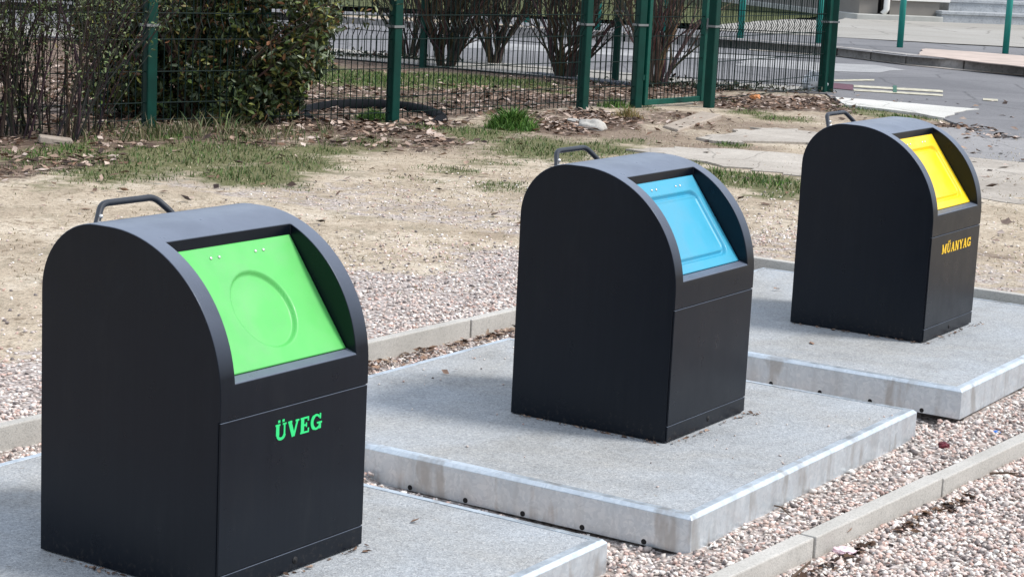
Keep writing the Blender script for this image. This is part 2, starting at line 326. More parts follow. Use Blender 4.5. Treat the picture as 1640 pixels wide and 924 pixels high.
# ---- flat sheets: road, pavements, paths
def jag(poly, amp, step=.25):
    out = []
    for i in range(len(poly)):
        a = Vector(poly[i]); b = Vector(poly[(i+1)%len(poly)]); k = max(1, int((b-a).length/step))
        for j in range(k): out.append(a.lerp(b, j/k)+Vector((random.uniform(-amp, amp), random.uniform(-amp, amp), 0)))
    return out
def sheet(name, poly, z, mat, label, amp=0, step=.3, t=0.0, kind='structure'):
    pts = jag(poly, amp, step) if amp else [Vector(p) for p in poly]
    mb = MB(); k = len(pts)
    mb.add([(p.x, p.y, z) for p in pts], [tuple(range(k))])
    o = mb.build(name, mat); bm = bmesh.new(); bm.from_mesh(o.data)
    bm.normal_update()
    for f in bm.faces:
        if f.normal.z < 0: f.normal_flip()
    if t:
        r = bmesh.ops.extrude_face_region(bm, geom=bm.faces[:]); bmesh.ops.translate(bm, vec=(0, 0, -t), verts=[v for v in r['geom'] if isinstance(v, bmesh.types.BMVert)])
        bmesh.ops.recalc_face_normals(bm, faces=bm.faces)
    bmesh.ops.triangulate(bm, faces=[f for f in bm.faces if len(f.verts) > 4]); bm.to_mesh(o.data); bm.free()
    return tag(o, label, name.replace('_', ' '), kind=kind)
def asph(name, a, b, s=1.):
    n = NT(name, .9, 0, .25); base = n.ramp(n.noise(.5*s, 6, .65, dist=.5), [(.3, a), (.7, b)])
    base = n.mix(1, base, n.ramp(n.noise(45, 4, .75), [(.3, .72), (.5, 1.0), (.72, 1.25)]), 'MULTIPLY')
    cr = n.voro(.8*s, 'Distance', 'DISTANCE_TO_EDGE', co=n.mix(.12, n.co, n.noise(2, 4, out='Color')))
    base = n.mix(n.ramp(cr, [(.0, .55), (.012, 0.0)]), base, tuple(x*.35 for x in a))
    n.col(base); n.bump(n.noise(120, 3), .4, .004); return n.m
M_ASPH = asph('asphalt', (.135, .134, .140), (.215, .212, .216), .6); M_ASPH2 = asph('old_asphalt', (.22, .215, .215), (.31, .30, .295), 1.)
M_PATH = asph('path_concrete', (.30, .265, .225), (.47, .43, .375), 1.6); M_PAVE = asph('pavement_tiles', (.29, .275, .245), (.37, .355, .325), .5)
M_WHITE = asph('pale_concrete', (.50, .49, .45), (.62, .61, .57), 1.); M_BAND = asph('pale_asphalt', (.27, .27, .27), (.38, .375, .37), 1.)
ZR = .121
L0 = g(-900, -5, .1)
far_kerb = [g(-400, -8), g(300, 18), g(640, 40), g(820, 50), g(1000, 60), g(1170, 69), g(1340, 84), g(1450, 95), g(1640, 113), g(2100, 150)]
near_road = [g(2100, 360), g(1700, 226), g(1572, 226), g(1545, 205), g(1510, 192), g(1335, 160), g(1325, 152), g(1140, 144), g(985, 134), g(677, 107), g(425, 86), g(0, 56), g(-400, 25)]
sheet('road', far_kerb+near_road, ZR, M_ASPH, 'worn grey asphalt road running behind the fence', .05, .5, t=.05)
sheet('pavement', [g(-400, 13, .1), g(425, 70, .1), g(677, 94, .1), g(985, 118, .1), g(1140, 133, .1), g(1300, 143), g(1325, 151, .1), g(1140, 144.5, .1), g(985, 134.5, .1), g(677, 107.5, .1), g(425, 86.5, .1), g(-400, 25.5, .1)], ZR+.006, M_PAVE, 'narrow pale pavement strip beyond the rear fence', .04, .4)
sheet('pale_band', [g(700, 66), g(1000, 83), g(1240, 92), g(1240, 99), g(1000, 92), g(700, 77)], ZR+.005, M_BAND, 'pale repaired strip in the road surface seen through the fence', .06, .4)
sheet('pale_band', [g(1200, 96), g(1340, 104), g(1400, 107), g(1447, 115), g(1400, 119), g(1300, 116), g(1180, 108)], ZR+.005, M_BAND, 'pale repaired patch in the road beside the corner post', .08, .4)
sheet('pale_slab', [g(1338, 159), g(1400, 164), g(1562, 178), g(1530, 184), g(1514, 193), g(1440, 181), g(1352, 171)], ZR+.010, M_WHITE, 'pale wedge of concrete at the road edge', .05, .3, t=.05)
sheet('asphalt_apron', [g(1500, 208), g(1548, 208), g(1580, 226), g(1700, 224), g(1900, 240), g(1900, 305), g(1640, 264), g(1560, 256), g(1490, 250)], ZR+.006, M_ASPH2, 'cracked dark asphalt apron between path and road', .04, .3, t=.05)
sheet('concrete_path', [g(1480, 250), g(1566, 256), g(1640, 262), g(1900, 300), g(1900, 380), g(1640, 331), g(1568, 322), g(1470, 310), g(1290, 288), g(1215, 277), g(1140, 266), g(1060, 250), g(1010, 243), g(1090, 240), g(1150, 240), g(1290, 252), g(1380, 246)], ZR+.004, M_PATH, 'worn pale concrete path crossing behind the containers', .09, .16, t=.05)
sheet('concrete_path', [g(1120, 222), g(1175, 212), g(1235, 206), g(1290, 212), g(1400, 224), g(1400, 236), g(1280, 232), g(1225, 229), g(1170, 232)], ZR+.001, M_PATH, 'broken far remnant of the concrete path', .12, .14, t=.05)
# striped markings on the road
M_CREAM = simple('cream_paint', (.46, .43, .33), .8, 0, .4, 9); M_MAROON = simple('maroon_paint', (.10, .030, .045), .7, 0, .2, 3); M_MGREEN = simple('green_marking_paint', (.02, .10, .06), .7)
def mark(px0, px1, py0, py1, dpy, mat, label):
    return sheet('road_marking', [g(px0, py0), g(px1, py1), g(px1, py1+dpy), g(px0, py0+dpy)], ZR+.009, mat, label)
mark(1334, 1366, 136, 139, 9, M_MAROON, 'maroon block at the start of the cream road stripes')
mark(1367, 1510, 139.5, 148, 3.5, M_CREAM, 'upper cream stripe on the road'); mark(1367, 1510, 146, 154.5, 3, M_CREAM, 'lower cream stripe on the road')
mark(1430, 1436, 140.5, 141, 11, M_MGREEN, 'small green block across the cream stripes').location.z = .004
mark(1574, 1598, 161, 162.5, 3, M_CREAM, 'short cream dash alone on the road')
mark(1336, 1400, 131, 130, 2.5, M_CREAM, 'faint pale line beside the maroon block')

# far side of the road
def kerb_row(name, pts, z0, z1, depth, mat, seg, label, grp, cat='kerb stone', gap=.012, flip=1, jz=.004):
    i = 0
    for a, b in zip(pts[:-1], pts[1:]):
        a = Vector((a[0], a[1], 0)); b = Vector((b[0], b[1], 0)); L = (b-a).length; k = max(1, round(L/seg)); d = (b-a)/k; u_ = d.normalized()
        for j in range(k):
            p = a+d*j+u_*gap/2; q = a+d*(j+1)-u_*gap/2; mb = MB(); dz = random.uniform(-jz, jz); dn = random.uniform(-jz, jz)
            mb.obox(p, q, depth*flip, z0, z1+dz, dn) if flip > 0 else mb.obox(q, p, depth, z0, z1+dz, dn)
            mb.build(name, mat, bevel=.006); i += 1
            tag(C.objects[-1], label, cat, grp)
fk = [g(820, 57, .125), g(1000, 67, .125), g(1170, 76, .125), g(1340, 90, .125), g(1450, 103, .125), g(1640, 121, .125), g(1760, 133, .125)]
kerb_row('kerb_stone', fk, .05, .300, .32, M_FARKERB, 1.0, 'dark worn kerb stone along the far side of the road', 'kerb stones on the far side of the road', gap=.03)
fk0 = [g(-400, -2, .125), g(470, 31, .125), g(820, 57, .125)]
kerb_row('kerb_stone', fk0, .05, .25, .25, M_FARKERB, 1.6, 'low kerb stone across the road seen through the fence mesh', 'low kerb stones seen through the mesh', gap=.03)
M_GUTTER = simple('gutter_concrete', (.55, .49, .42), .9, 0, .2, 2)
sheet('gutter', [g(1200, 81), g(1340, 90), g(1450, 103), g(1640, 121), g(1760, 133), g(1760, 137), g(1640, 125), g(1450, 107), g(1340, 93), g(1200, 83)], ZR+.012, M_GUTTER, 'pale gutter line below the far kerb', .03, .5)
zp = .292
M_VERGE = simple('verge_grass', (.085, .095, .040), .95, 0, .5, 3, .1, .8, 20)
sheet('verge', [g(-400, -20, zp), g(640, 14, zp), g(1000, 34, zp), g(1150, 40, zp), g(1378, 22, zp), g(1378, -12, zp), g(700, -40, zp), g(-400, -60, zp)], zp+.004, M_VERGE, 'strip of rough grass beyond the far pavement', .1, .6)
sheet('pavement', [g(-400, -12, zp), g(640, 27, zp), g(820, 40, zp), g(1170, 64, zp), g(1340, 77, zp), g(1450, 90, zp), g(1640, 104, zp), g(1760, 116, zp), g(1760, 90, zp), g(1640, 77, zp), g(1500, 70, zp), g(1345, 60, zp), g(1150, 50, zp), g(820, 28, zp), g(-400, -16, zp)], zp-.006, M_ASPH, 'grey asphalt strip of the far pavement', .05, .5)
sheet('pavement', [g(1150, 49, zp), g(1345, 60, zp), g(1500, 69, zp), g(1640, 76, zp), g(1760, 88, zp), g(1800, 40, zp), g(1640, 38, zp), g(1500, 30, zp), g(1380, 20, zp), g(1340, 34, zp), g(1150, 27, zp)], zp, M_PAVE, 'broad beige forecourt in front of the building', .04, .5)
M_PINK = simple('pink_concrete', (.46, .375, .32), .9, 0, .15, 2)
sheet('kerb_top', [g(1480, 78, zp+.018), g(1560, 83, zp+.018), g(1640, 90, zp+.018), g(1760, 102, zp+.018), g(1760, 119, zp+.018), g(1640, 107, zp+.018), g(1530, 95, zp+.018), g(1470, 88, zp+.018)], zp+.018, M_PINK, 'pinkish concrete margin behind the far kerb', .05, .4, t=.015)

# building with steps
M_PLAST = simple('grey_render', (.20, .185, .165), .9, 0, .08, 1.5); M_WPANEL = simple('white_cladding', (.75, .74, .70), .6, 0, .05, 1)
M_STEP = kerb_mat('step_stone', (.30, .32, .34), (.44, .46, .47), 5); M_PLINTH = simple('plinth_concrete', (.40, .40, .37), .9, 0, .15, 2)
bA, bB = g(1372, 31, zp), g(1507, 36, zp); dirb = (bB-bA); dirb.z = 0; dirb.normalize(); nb_ = Vector((-dirb.y, dirb.x, 0))
ppm = 52.
bld = tag(empty('building', (bA.x, bA.y, zp)), 'grey rendered building with white cladding and a downpipe behind the forecourt', 'building')
def bpart(name, s0, s1, d0, d1, z0, z1, mat, par=bld, bevel=0):
    mb = MB(); a = dirb*s0+nb_*d0; b = dirb*s1+nb_*d0
    mb.obox(a, b, d1-d0, z0, z1); return mb.build(name, mat, par, bevel=bevel)
bpart('plinth', 0, 2.62, 0, 12, -.2, .14, M_PLINTH, bevel=.02)
bpart('wall', .22, .78, .35, 10, .14, 4.5, M_PLAST)
bpart('wall', 1.15, 2.66, .35, 10, .142, 4.5, M_PLAST)
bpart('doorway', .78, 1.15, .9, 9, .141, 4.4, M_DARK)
bpart('cladding', .15, .80, .28, .35, .56, 4.5, M_WPANEL, bevel=.01)
bpart('cladding', 1.16, 2.95, .28, .35, .53, 4.5, M_WPANEL, bevel=.01)
mb = MB(); p0 = dirb*.98+nb_*.22; mb.tube([p0+Vector((-.08, -.05, .15)), p0+Vector((0, 0, .28)), p0+Vector((.02, 0, 4.4))], .085, 10); mb.build('downpipe', M_WPANEL, bld, True)
bpart('wall', 2.66, 22, 2.6, 10, .1, 4.5, M_PLAST)
st = tag(empty('entrance_steps', (bB.x, bB.y, zp)), 'three broad grey stone steps leading up to the building', 'steps')
for i, (s0, d0, z0, z1) in enumerate([(0.0, 0, -.2, .30), (.55, .65, .26, .62), (1.2, 1.3, .58, .94)]):
    mb = MB(); a = dirb*(s0+.03)+nb_*(d0+.04); b = dirb*16+nb_*(d0+.04); mb.obox(a, b, 5-d0, z0, z1-.09); mb.build('riser', M_STEP, st)
    mb = MB(); a = dirb*s0+nb_*d0; b = dirb*16+nb_*d0; mb.obox(a, b, 5-d0, z1-.088, z1); mb.build('tread', M_STEP, st, bevel=.012)
# hedge row far behind the verge
# bollards
def bollard(p, label):
    o = tag(empty('bollard', (p.x, p.y, p.z)), label, 'bollard', 'teal posts along the far pavement')
    mb = MB(); mb.tube([(0, 0, -.1), (0, 0, 1.75)], .064, 12); mb.build('post', M_TEAL, o, True)
    mb = MB(); mb.tube([(0, 0, 1.75), (0, 0, 1.80), (0, 0, 1.83)], [.072, .068, .03], 12); mb.build('cap', M_TEAL, o, True)
for px, py, lab in [(1610, 86, 'teal post nearest the right edge, on the pinkish kerb margin before the steps'), (1441, 76, 'teal post before the grey building, by the start of the pinkish margin'), (1310, 69, 'teal post seen through the mesh just left of the corner fence post'),
                    (1186, 61, 'teal post seen through the mesh just right of the gate'), (1066, 52, 'teal post seen through the gate mesh behind the bare shrub'), (957, 48, 'teal post seen just right of the fence post left of the gate'), (843, 36, 'teal post seen through the mesh among the bare shrubs')]:
    bollard(g(px, py, zp), lab)

# ------------------------------------------------------------------ fences
def wires(mb, a, b, zb, zt, spacing, rw, folds, hz, amp=.05):
    a = Vector(a); b = Vector(b); L = (b-a).length; u_ = (b-a)/L; nn = Vector((u_.y, -u_.x, 0)); k = int(L/spacing)
    if nn.x < 0: nn = -nn
    for i in range(1, k):
        p = a+u_*(i*L/k); pts = [p+Vector((0, 0, zb))]
        for f in folds: pts += [p+Vector((0, 0, f-.085)), p+nn*amp+Vector((0, 0, f)), p+Vector((0, 0, f+.085))]
        pts.append(p+Vector((0, 0, zt))); mb.tube(pts, rw, 4, cap=False)
    for z in hz:
        mb.tube([a+Vector((0, 0, z))+nn*rw*1.6, b+Vector((0, 0, z))+nn*rw*1.6], rw*1.15, 4)
def fence(name, label, posts, folds, hz, zt, pw, skip=(), zb=.03, zbs={}, root=None):
    fo = tag(empty(name, root or posts[0]), label, 'fence'); o0 = Vector(root or posts[0])
    for i, p in enumerate(posts):
        p = Vector(p)-o0; q = (Vector(posts[min(i+1, len(posts)-1)])-Vector(posts[max(i-1, 0)])); a = math.atan2(q.y, q.x)
        mb = MB(); mb.box(-pw/2, -pw/2, -.25, pw/2, pw/2, zt+.05, Matrix.Translation(p)@Matrix.Rotation(a, 4, 'Z')); po = mb.build('post', M_GREEN, fo, bevel=.012)
        for z in (1.04, .06+2.0):
            mb = MB(); mb.box(-pw/2-.02, -pw/2-.010, z-.012, pw/2+.02, pw/2+.010, z+.014, Matrix.Translation(p)@Matrix.Rotation(a, 4, 'Z')); mb.build('clamp', M_CLAMP, po)
    for i in range(len(posts)-1):
        if i in skip: continue
        mb = MB(); a = Vector(posts[i])-o0; b = Vector(posts[i+1])-o0
        wires(mb, a, b, zbs.get(i, zb), zt, .082, .0052, folds, hz); mb.build('mesh_panel', M_WIRE, fo)
    return fo
FP = [Vector((-14.25, 11.65, .1)), g(238, 208), g(628, 195), g(932, 175), g(1018, 173), g(1135, 172), g(1328, 150)]
Z3 = [.10, .27, .58, .90, 1.04+.12, 1.5, 1.82, 2.14, 2.3]
fence('wire_fence', 'dark green wire mesh fence with thick posts beside the dirt yard, running to the corner', FP[:6]+[g(1328, 150)+Vector((-.06, -.12, 0))], (1.02, 2.2), Z3, 2.35, .115, skip=(4,), zbs={5: .19})
BP = [Vector((-26.3, 23.4, .1)), g(165, 68), g(425, 88), g(677, 108), g(985, 132), g(1328, 150)]
fence('wire_fence', 'rear dark green mesh fence along the road, behind the bare shrubs', BP, (1.0, 2.2), [.12, .5, .86, 1.14, 1.5, 1.9, 2.3], 2.35, .10, root=BP[0])
# gate
ga = g(1031, 173, .1); gb = g(1121, 166, .1); gt = tag(empty('gate', ga), 'green framed mesh gate standing slightly ajar between two fence posts', 'gate')
gv_ = gb-ga; gl = gv_.length; Mg = Matrix.Rotation(math.atan2(gv_.y, gv_.x), 4, 'Z')
mb = MB()
mb.box(-.035, -.035, .03, .035, .035, 2.2, Mg); mb.box(gl-.045, -.04, .03, gl+.045, .04, 2.2, Mg)
mb.box(.035, -.025, .03, gl-.045, .025, .10, Mg); mb.box(.035, -.025, 2.13, gl-.045, .025, 2.2, Mg); mb.build('frame', M_GATEG, gt, bevel=.008)
mb = MB(); u_ = gv_.normalized(); wires(mb, u_*.03, u_*(gl-.04), .1, 2.13, .085, .0052, (1.02,), [.3, .6, .9, 1.14, 1.5, 1.9]); mb.build('mesh_panel', M_WIRE, gt)
mb = MB(); mb.box(gl-.03, -.09, .98, gl+.03, -.03, 1.12, Mg); mb.build('latch', M_CLAMP, gt)
for z in (.35, 1.7): mb = MB(); mb.box(-.09, -.02, z, -.03, .02, z+.07, Mg); mb.build('hinge', M_GREEN, gt)

# ------------------------------------------------------------------ containers
WB, DB, HB, TC = .753, .780, 1.128, .070
def profile(segs=28):
    p = [(-.008, 0), (-.008, .5715), (0, .5715), (0, .64)]
    for i in range(1, segs+1):
        a = math.pi/2*i/segs; p.append((-.48+.48*math.cos(a), .64+.488*math.sin(a)))
    for i in range(0, 15):
        a = math.pi/2*i/14; p.append((-.54-.24*math.sin(a), .888+.24*math.cos(a)))
    p.append((-DB, 0)); return p
def ext(prof, y0, y1):
    k = len(prof); mb = MB()
    mb.add([(x, y0, z) for x, z in prof]+[(x, y1, z) for x, z in prof], [tuple(range(k)), tuple(range(2*k-1, k-1, -1))]+[(i, i+k, (i+1)%k+k, (i+1)%k) for i in range(k)]); return mb
def fix(o):
    bm = bmesh.new(); bm.from_mesh(o.data); bmesh.ops.recalc_face_normals(bm, faces=bm.faces); bm.to_mesh(o.data); bm.free()
def make_body():
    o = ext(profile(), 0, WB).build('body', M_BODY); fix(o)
    cut = ext([(-.302, 1.030), (-.302, 1.4), (.2, 1.4), (.2, .6845), (-.0005, .6845), (-.045, .697), (-.060, .680), (-.345, 1.04)], TC, WB-TC).build('cut', M_BODY); fix(cut)
    b = o.modifiers.new('b', 'BOOLEAN'); b.operation = 'DIFFERENCE'; b.object = cut; b.solver = 'EXACT'
    dg = bpy.context.evaluated_depsgraph_get(); me = bpy.data.meshes.new_from_object(o.evaluated_get(dg))
    bpy.data.objects.remove(o); bpy.data.objects.remove(cut); me.name = 'body'
    return me
body_me = make_body()
body_me.polygons.foreach_set('use_smooth', [True]*len(body_me.polygons))
FB = Vector((-.045, 0, .700)); FT = Vector((-.302, 0, 1.055)); FL = (FT-FB).length; FU = (FT-FB)/FL; FN = Vector((FU.z, 0, -FU.x))
FW = WB-2*TC-.004
def flap_mesh(kind, mat, par):
    a = np.linspace(0, FW, 124); b = np.linspace(0, FL, 90); A, B = np.meshgrid(a, b, indexing='ij')
    if kind == 'round':
        r = np.hypot(A-.315, (B-.195)*1.0); d = np.abs(r-.135); h = -.016*sstep(.140, .131, r)+.004*sstep(.12, .0, r)
    else:
        cx, cy, hw, hh, rr = FW/2, .205, FW/2-.062, .150, .035
        qx = np.abs(A-cx)-hw+rr; qy = np.abs(B-cy)-hh+rr
        sdv = np.hypot(np.maximum(qx, 0), np.maximum(qy, 0))+np.minimum(np.maximum(qx, qy), 0)-rr
        h = -.020*np.clip(1-(np.abs(sdv)/.012)**2, 0, 1)-.006*sstep(-.01, -.022, sdv)
    V = np.array([FB])[None]*np.ones(A.shape+(1,))+A[..., None]*np.array([0, 1, 0])+B[..., None]*np.array(FU)+h[..., None]*np.array(FN)
    V[..., 1] += TC+.002
    k = np.arange(A.size).reshape(A.shape); Fq = np.stack([k[:-1, :-1], k[1:, :-1], k[1:, 1:], k[:-1, 1:]], -1).reshape(-1, 4)
    me_v = V.reshape(-1, 3); back = me_v-np.array(FN)*.016; nA = len(me_v)
    rim = np.r_[k[:, 0], k[-1, 1:], k[-2::-1, -1], k[0, -2:0:-1]]
    Fs = np.stack([rim, rim+nA, np.roll(rim, -1)+nA, np.roll(rim, -1)], -1)
    o = np_mesh('flap', np.r_[me_v, back], np.r_[Fq, Fs], mat, smooth=True, parent=par)
    sh = o.data.attributes.new('sharp_edge', 'BOOLEAN', 'EDGE') if False else None
    for s_ in ((.185, .225), (.405, .445)):
        for q in s_:
            c = FB+Vector((0, TC+q, 0))+FU*(FL-.040); mb = MB(); mb.tube([c-FN*.002, c+FN*.003, c+FN*.005], [.0055, .0055, .003], 8); mb.build('rivet', M_STEELDOT, o, True)
    return o
# slab-serif lettering built from strokes, letter box 1 high
SER = .09; SW = .20
def glyph(ch):
    base = {'Ü': 'U', 'Ű': 'U'}.get(ch, ch); st = []
    if base == 'V': st = [((.12, 1), (.42, 0), .20), ((.72, 1), (.44, 0), .11), ((0, .955), (.30, .955), SER), ((.56, .955), (.84, .955), SER)]; wd = .84
    elif base == 'E': st = [((.16, 0), (.16, 1), .20), ((0, .045), (.66, .045), SER), ((0, .955), (.64, .955), SER), ((.2, .5), (.46, .5), SER), ((.62, .0), (.62, .28), .08), ((.60, 1), (.60, .74), .08), ((.46, .36), (.46, .64), .07)]; wd = .70
    elif base == 'U':
        st = [((.17, 1), (.17, .3), .20), ((.68, 1), (.68, .3), .10), ((0, .955), (.36, .955), SER), ((.54, .955), (.82, .955), SER)]
        arc = [(.425-.25*math.cos(t*math.pi/8), .3-.24*math.sin(t*math.pi/8)) for t in range(9)]; st += [(arc[i], arc[i+1], .15) for i in range(8)]; wd = .84
    elif base == 'G':
        arc = [(.42+.33*math.cos(R(a)), .5+.44*math.sin(R(a))) for a in range(40, 321, 20)]; st = [(arc[i], arc[i+1], .17 if 3 < i < 10 else .11) for i in range(len(arc)-1)]
        st += [((.70, 0.04), (.70, .42), .15), ((.48, .42), (.86, .42), SER), ((.73, .66), (.73, 1), .08)]; wd = .88
    elif base == 'M': st = [((.14, 0), (.14, 1), .12), ((.86, 0), (.86, 1), .20), ((.14, 1), (.48, .1), .17), ((.84, 1), (.50, .1), .10), ((0, .045), (.30, .045), SER), ((.70, .045), (1.02, .045), SER), ((0, .955), (.2, .955), SER), ((.82, .955), (1.02, .955), SER)]; wd = 1.04
    elif base == 'A': st = [((.42, 1), (.14, 0), .11), ((.42, 1), (.72, 0), .20), ((.22, .32), (.62, .32), SER), ((0, .045), (.28, .045), SER), ((.54, .045), (.88, .045), SER)]; wd = .88
    elif base == 'N': st = [((.15, 0), (.15, 1), .11), ((.15, 1), (.70, .02), .20), ((.72, 0), (.72, 1), .11), ((0, .045), (.30, .045), SER), ((0, .955), (.22, .955), SER), ((.56, .955), (.86, .955), SER)]; wd = .88
    elif base == 'Y': st = [((.14, 1), (.42, .45), .20), ((.70, 1), (.44, .45), .11), ((.43, .5), (.43, 0), .20), ((.26, .045), (.60, .045), SER), ((0, .955), (.30, .955), SER), ((.56, .955), (.84, .955), SER)]; wd = .84
    if ch == 'Ü': st += [((.20, 1.17), (.32, 1.17), .13), ((.52, 1.17), (.64, 1.17), .13)]
    if ch == 'Ű': st += [((.22, 1.09), (.36, 1.30), .10), ((.50, 1.09), (.64, 1.30), .10)]
    return st, wd
def lettering(text, mat, par, y0, y1, z0, h):
    ws = [glyph(c)[1] for c in text]; gap = .10; tot = sum(ws)+gap*(len(text)-1); sx = (y1-y0)/tot; mb = MB(); x = 0; cnt = 0
    for ch, wd in zip(text, ws):
        for (ax, az), (bx, bz), t in glyph(ch)[0]:
            a = Vector((x+ax, az)); b = Vector((x+bx, bz)); d = (b-a).normalized(); nn = Vector((-d.y, d.x))*t*.60
            if ch in 'UÜŰG' and (b-a).length < .25: a = a-d*.02; b = b+d*.02
            q = [a-nn, b-nn, b+nn, a+nn]; cnt += 1; pr = .0012+cnt*.00004
            vs = [(0.0005, y0+p.x*sx, z0+p.y*h) for p in q]+[(pr, y0+p.x*sx, z0+p.y*h) for p in q]
            mb.add(vs, [(4, 5, 6, 7), (0, 1, 5, 4), (1, 2, 6, 5), (2, 3, 7, 6), (3, 0, 4, 7)])
        x += wd+gap
    o = mb.build('lettering', mat, par); fix(o); return o
def rail_path(pts, r, segs=5):
    out = [Vector(pts[0])]
    for a, b, c in zip(pts[:-2], pts[1:-1], pts[2:]):
        a, b, c = Vector(a), Vector(b), Vector(c); p = b+(a-b).normalized()*r; q = b+(c-b).normalized()*r
        for i in range(segs+1):
            t = i/segs; out.append(p.lerp(b, t).lerp(b.lerp(q, t), t))
    out.append(Vector(pts[-1])); return out
def container(loc, rz, kind, fmat, label, text=None):
    o = tag(empty('waste_container', loc, rz), label, 'waste container', 'anthracite waste containers with coloured flaps')
    bo = bpy.data.objects.new('body', body_me); C.objects.link(bo); bo.parent = o
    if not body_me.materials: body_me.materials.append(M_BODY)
    bv = bo.modifiers.new('bevel', 'BEVEL'); bv.width = .0035; bv.segments = 2; bv.limit_method = 'ANGLE'; bv.angle_limit = R(32); bo.modifiers.new('wn', 'WEIGHTED_NORMAL').keep_sharp = True
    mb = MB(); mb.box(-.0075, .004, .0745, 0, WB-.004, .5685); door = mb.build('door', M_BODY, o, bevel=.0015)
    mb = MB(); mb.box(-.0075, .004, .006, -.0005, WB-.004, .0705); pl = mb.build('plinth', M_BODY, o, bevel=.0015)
    mb = MB(); mb.tube([(-.0065, .386, .036), (.0012, .386, .036)], .0125, 16); mb.tube([(.0014, .386, .036), (.003, .386, .036)], .004, 8); mb.build('lock', M_DARK, pl, True)
    mb = MB(); mb.box(-DB+.02, .02, -.012, -.02, WB-.02, .003); mb.build('base_frame', M_DARK, o)
    flap_mesh(kind, fmat, o)
    mb = MB(); mb.tube(rail_path([(-.705, .172, 1.02), (-.712, .176, 1.080), (-.762, .250, 1.146), (-.762, .505, 1.146), (-.712, .560, 1.080), (-.705, .565, 1.02)], .030), .0118, 12); hd = mb.build('handle', M_HANDLE, o, True)
    mb = MB()
    for z in (1.112, 1.092): mb.tube([(-.702-(z-1.080)*.72, .178+(z-1.080), z), (-.693-(z-1.080)*.72, .172+(z-1.080), z)], [.0075, .0065], 8)
    mb.build('bolt', M_STEELDOT, hd, True)
    if text:
        l = lettering(*text[:1], text[1], door, *text[2:])
    return o
c1 = container((-3.901, 4.547, .128), R(-.52), 'round', M_FGREEN, 'nearest dark waste container with a green flap and green lettering', ('ÜVEG', M_TGREEN, .266, .504, .463, .053))
c2 = container((-3.737, 7.219, .141), R(.2), 'rect', M_FBLUE, 'middle dark waste container with a blue flap and a plain front')
c3 = container((-3.667, 9.991, .166), 0, 'rect', M_FYEL, 'farthest dark waste container with a yellow flap and yellow lettering', ('MŰANYAG', M_TYEL, .170, .612, .463, .050))

# ------------------------------------------------------------------ platforms
def platform(x0, x1, y0, y1, zt, label, hx):
    o = tag(empty('platform', ((x0+x1)/2, (y0+y1)/2, zt-.13)), label, 'platform', 'steel framed concrete platforms'); cx, cy = (x0+x1)/2, (y0+y1)/2
    hx_, hy = (x1-x0)/2, (y1-y0)/2; top = .13
    loops = [(0, -.022), (0, top-.016), (.014, top-.002), (.046, top-.0005), (.046, top-.02)]
    mb = MB(); vs = []
    for ins, z in loops: vs += [(-hx_+ins, -hy+ins, z), (hx_-ins, -hy+ins, z), (hx_-ins, hy-ins, z), (-hx_+ins, hy-ins, z)]
    mb.add(vs, [(i*4+k, i*4+(k+1)%4, (i+1)*4+(k+1)%4, (i+1)*4+k) for i in range(len(loops)-1) for k in range(4)]+[(3, 2, 1, 0)])
    fr = mb.build('steel_frame', M_GALV, o, bevel=.002)
    mb = MB(); i = .0465; mb.box(-hx_+i, -hy+i, .03, hx_-i, hy-i, top-.004); mb.build('concrete_top', M_CONC, o)
    mb0 = MB(); mb0.tube([(0, .004, 0), (0, -.0015, 0)], .011, 12)
    me = None
    for k in range(8):
        x = hx-x0*0-cx-.27*k+(-.0)
        if x < -hx_+.05: break
        if me is None: h0 = mb0.build('drain_hole', M_DARK, fr); me = h0.data; h = h0
        else: h = h0.copy(); C.objects.link(h); h.parent = fr
        h.location = (x, -hy, -.008)
    return o
platform(-5.575, -3.280, 3.70, 5.935, .1285, 'nearest platform, carrying the container with the green flap', -3.50)
platform(-5.425, -3.155, 6.34, 8.60, .1415, 'middle platform, carrying the container with the blue flap', -3.35)
platform(-5.385, -3.105, 9.055, 11.60, .166, 'farthest platform, carrying the container with the yellow flap', -3.30)

# ------------------------------------------------------------------ edging stones round the gravel bed
back = [(xb(y), y) for y in (3.0, 11.66)]
kerb_row('edging_stone', back, -.05, .158, .058, M_KERB, 1.0, 'pale concrete edging stone in the row between platforms and dirt yard', 'edging stones behind the platforms', 'edging stone', .008)
for o in [o for o in C.objects if o.name.startswith('edging_stone')]: o.location.x += .058
front = [(xf(y)+.0, y) for y in (5.0, 13.0)]
n0 = len(C.objects); front = [(xf(y), y) for y in (4.44, 12.70)]
kerb_row('edging_stone', front, -.14, .012, .072, M_KERB, 1.18, 'low concrete edging stone in the row in front of the platforms', 'edging stones in front of the platforms', 'edging stone', .010)
for o in list(C.objects)[n0:]: o.location.x += .085
kerb_row('edging_stone', [(-2.6, YC-.05), (-5.60, YC-.05)], -.05, .21, .06, M_KERB, .75, 'concrete edging stone in the cross row beyond the farthest platform', 'edging stones in the cross row', 'edging stone', .01, flip=-1)

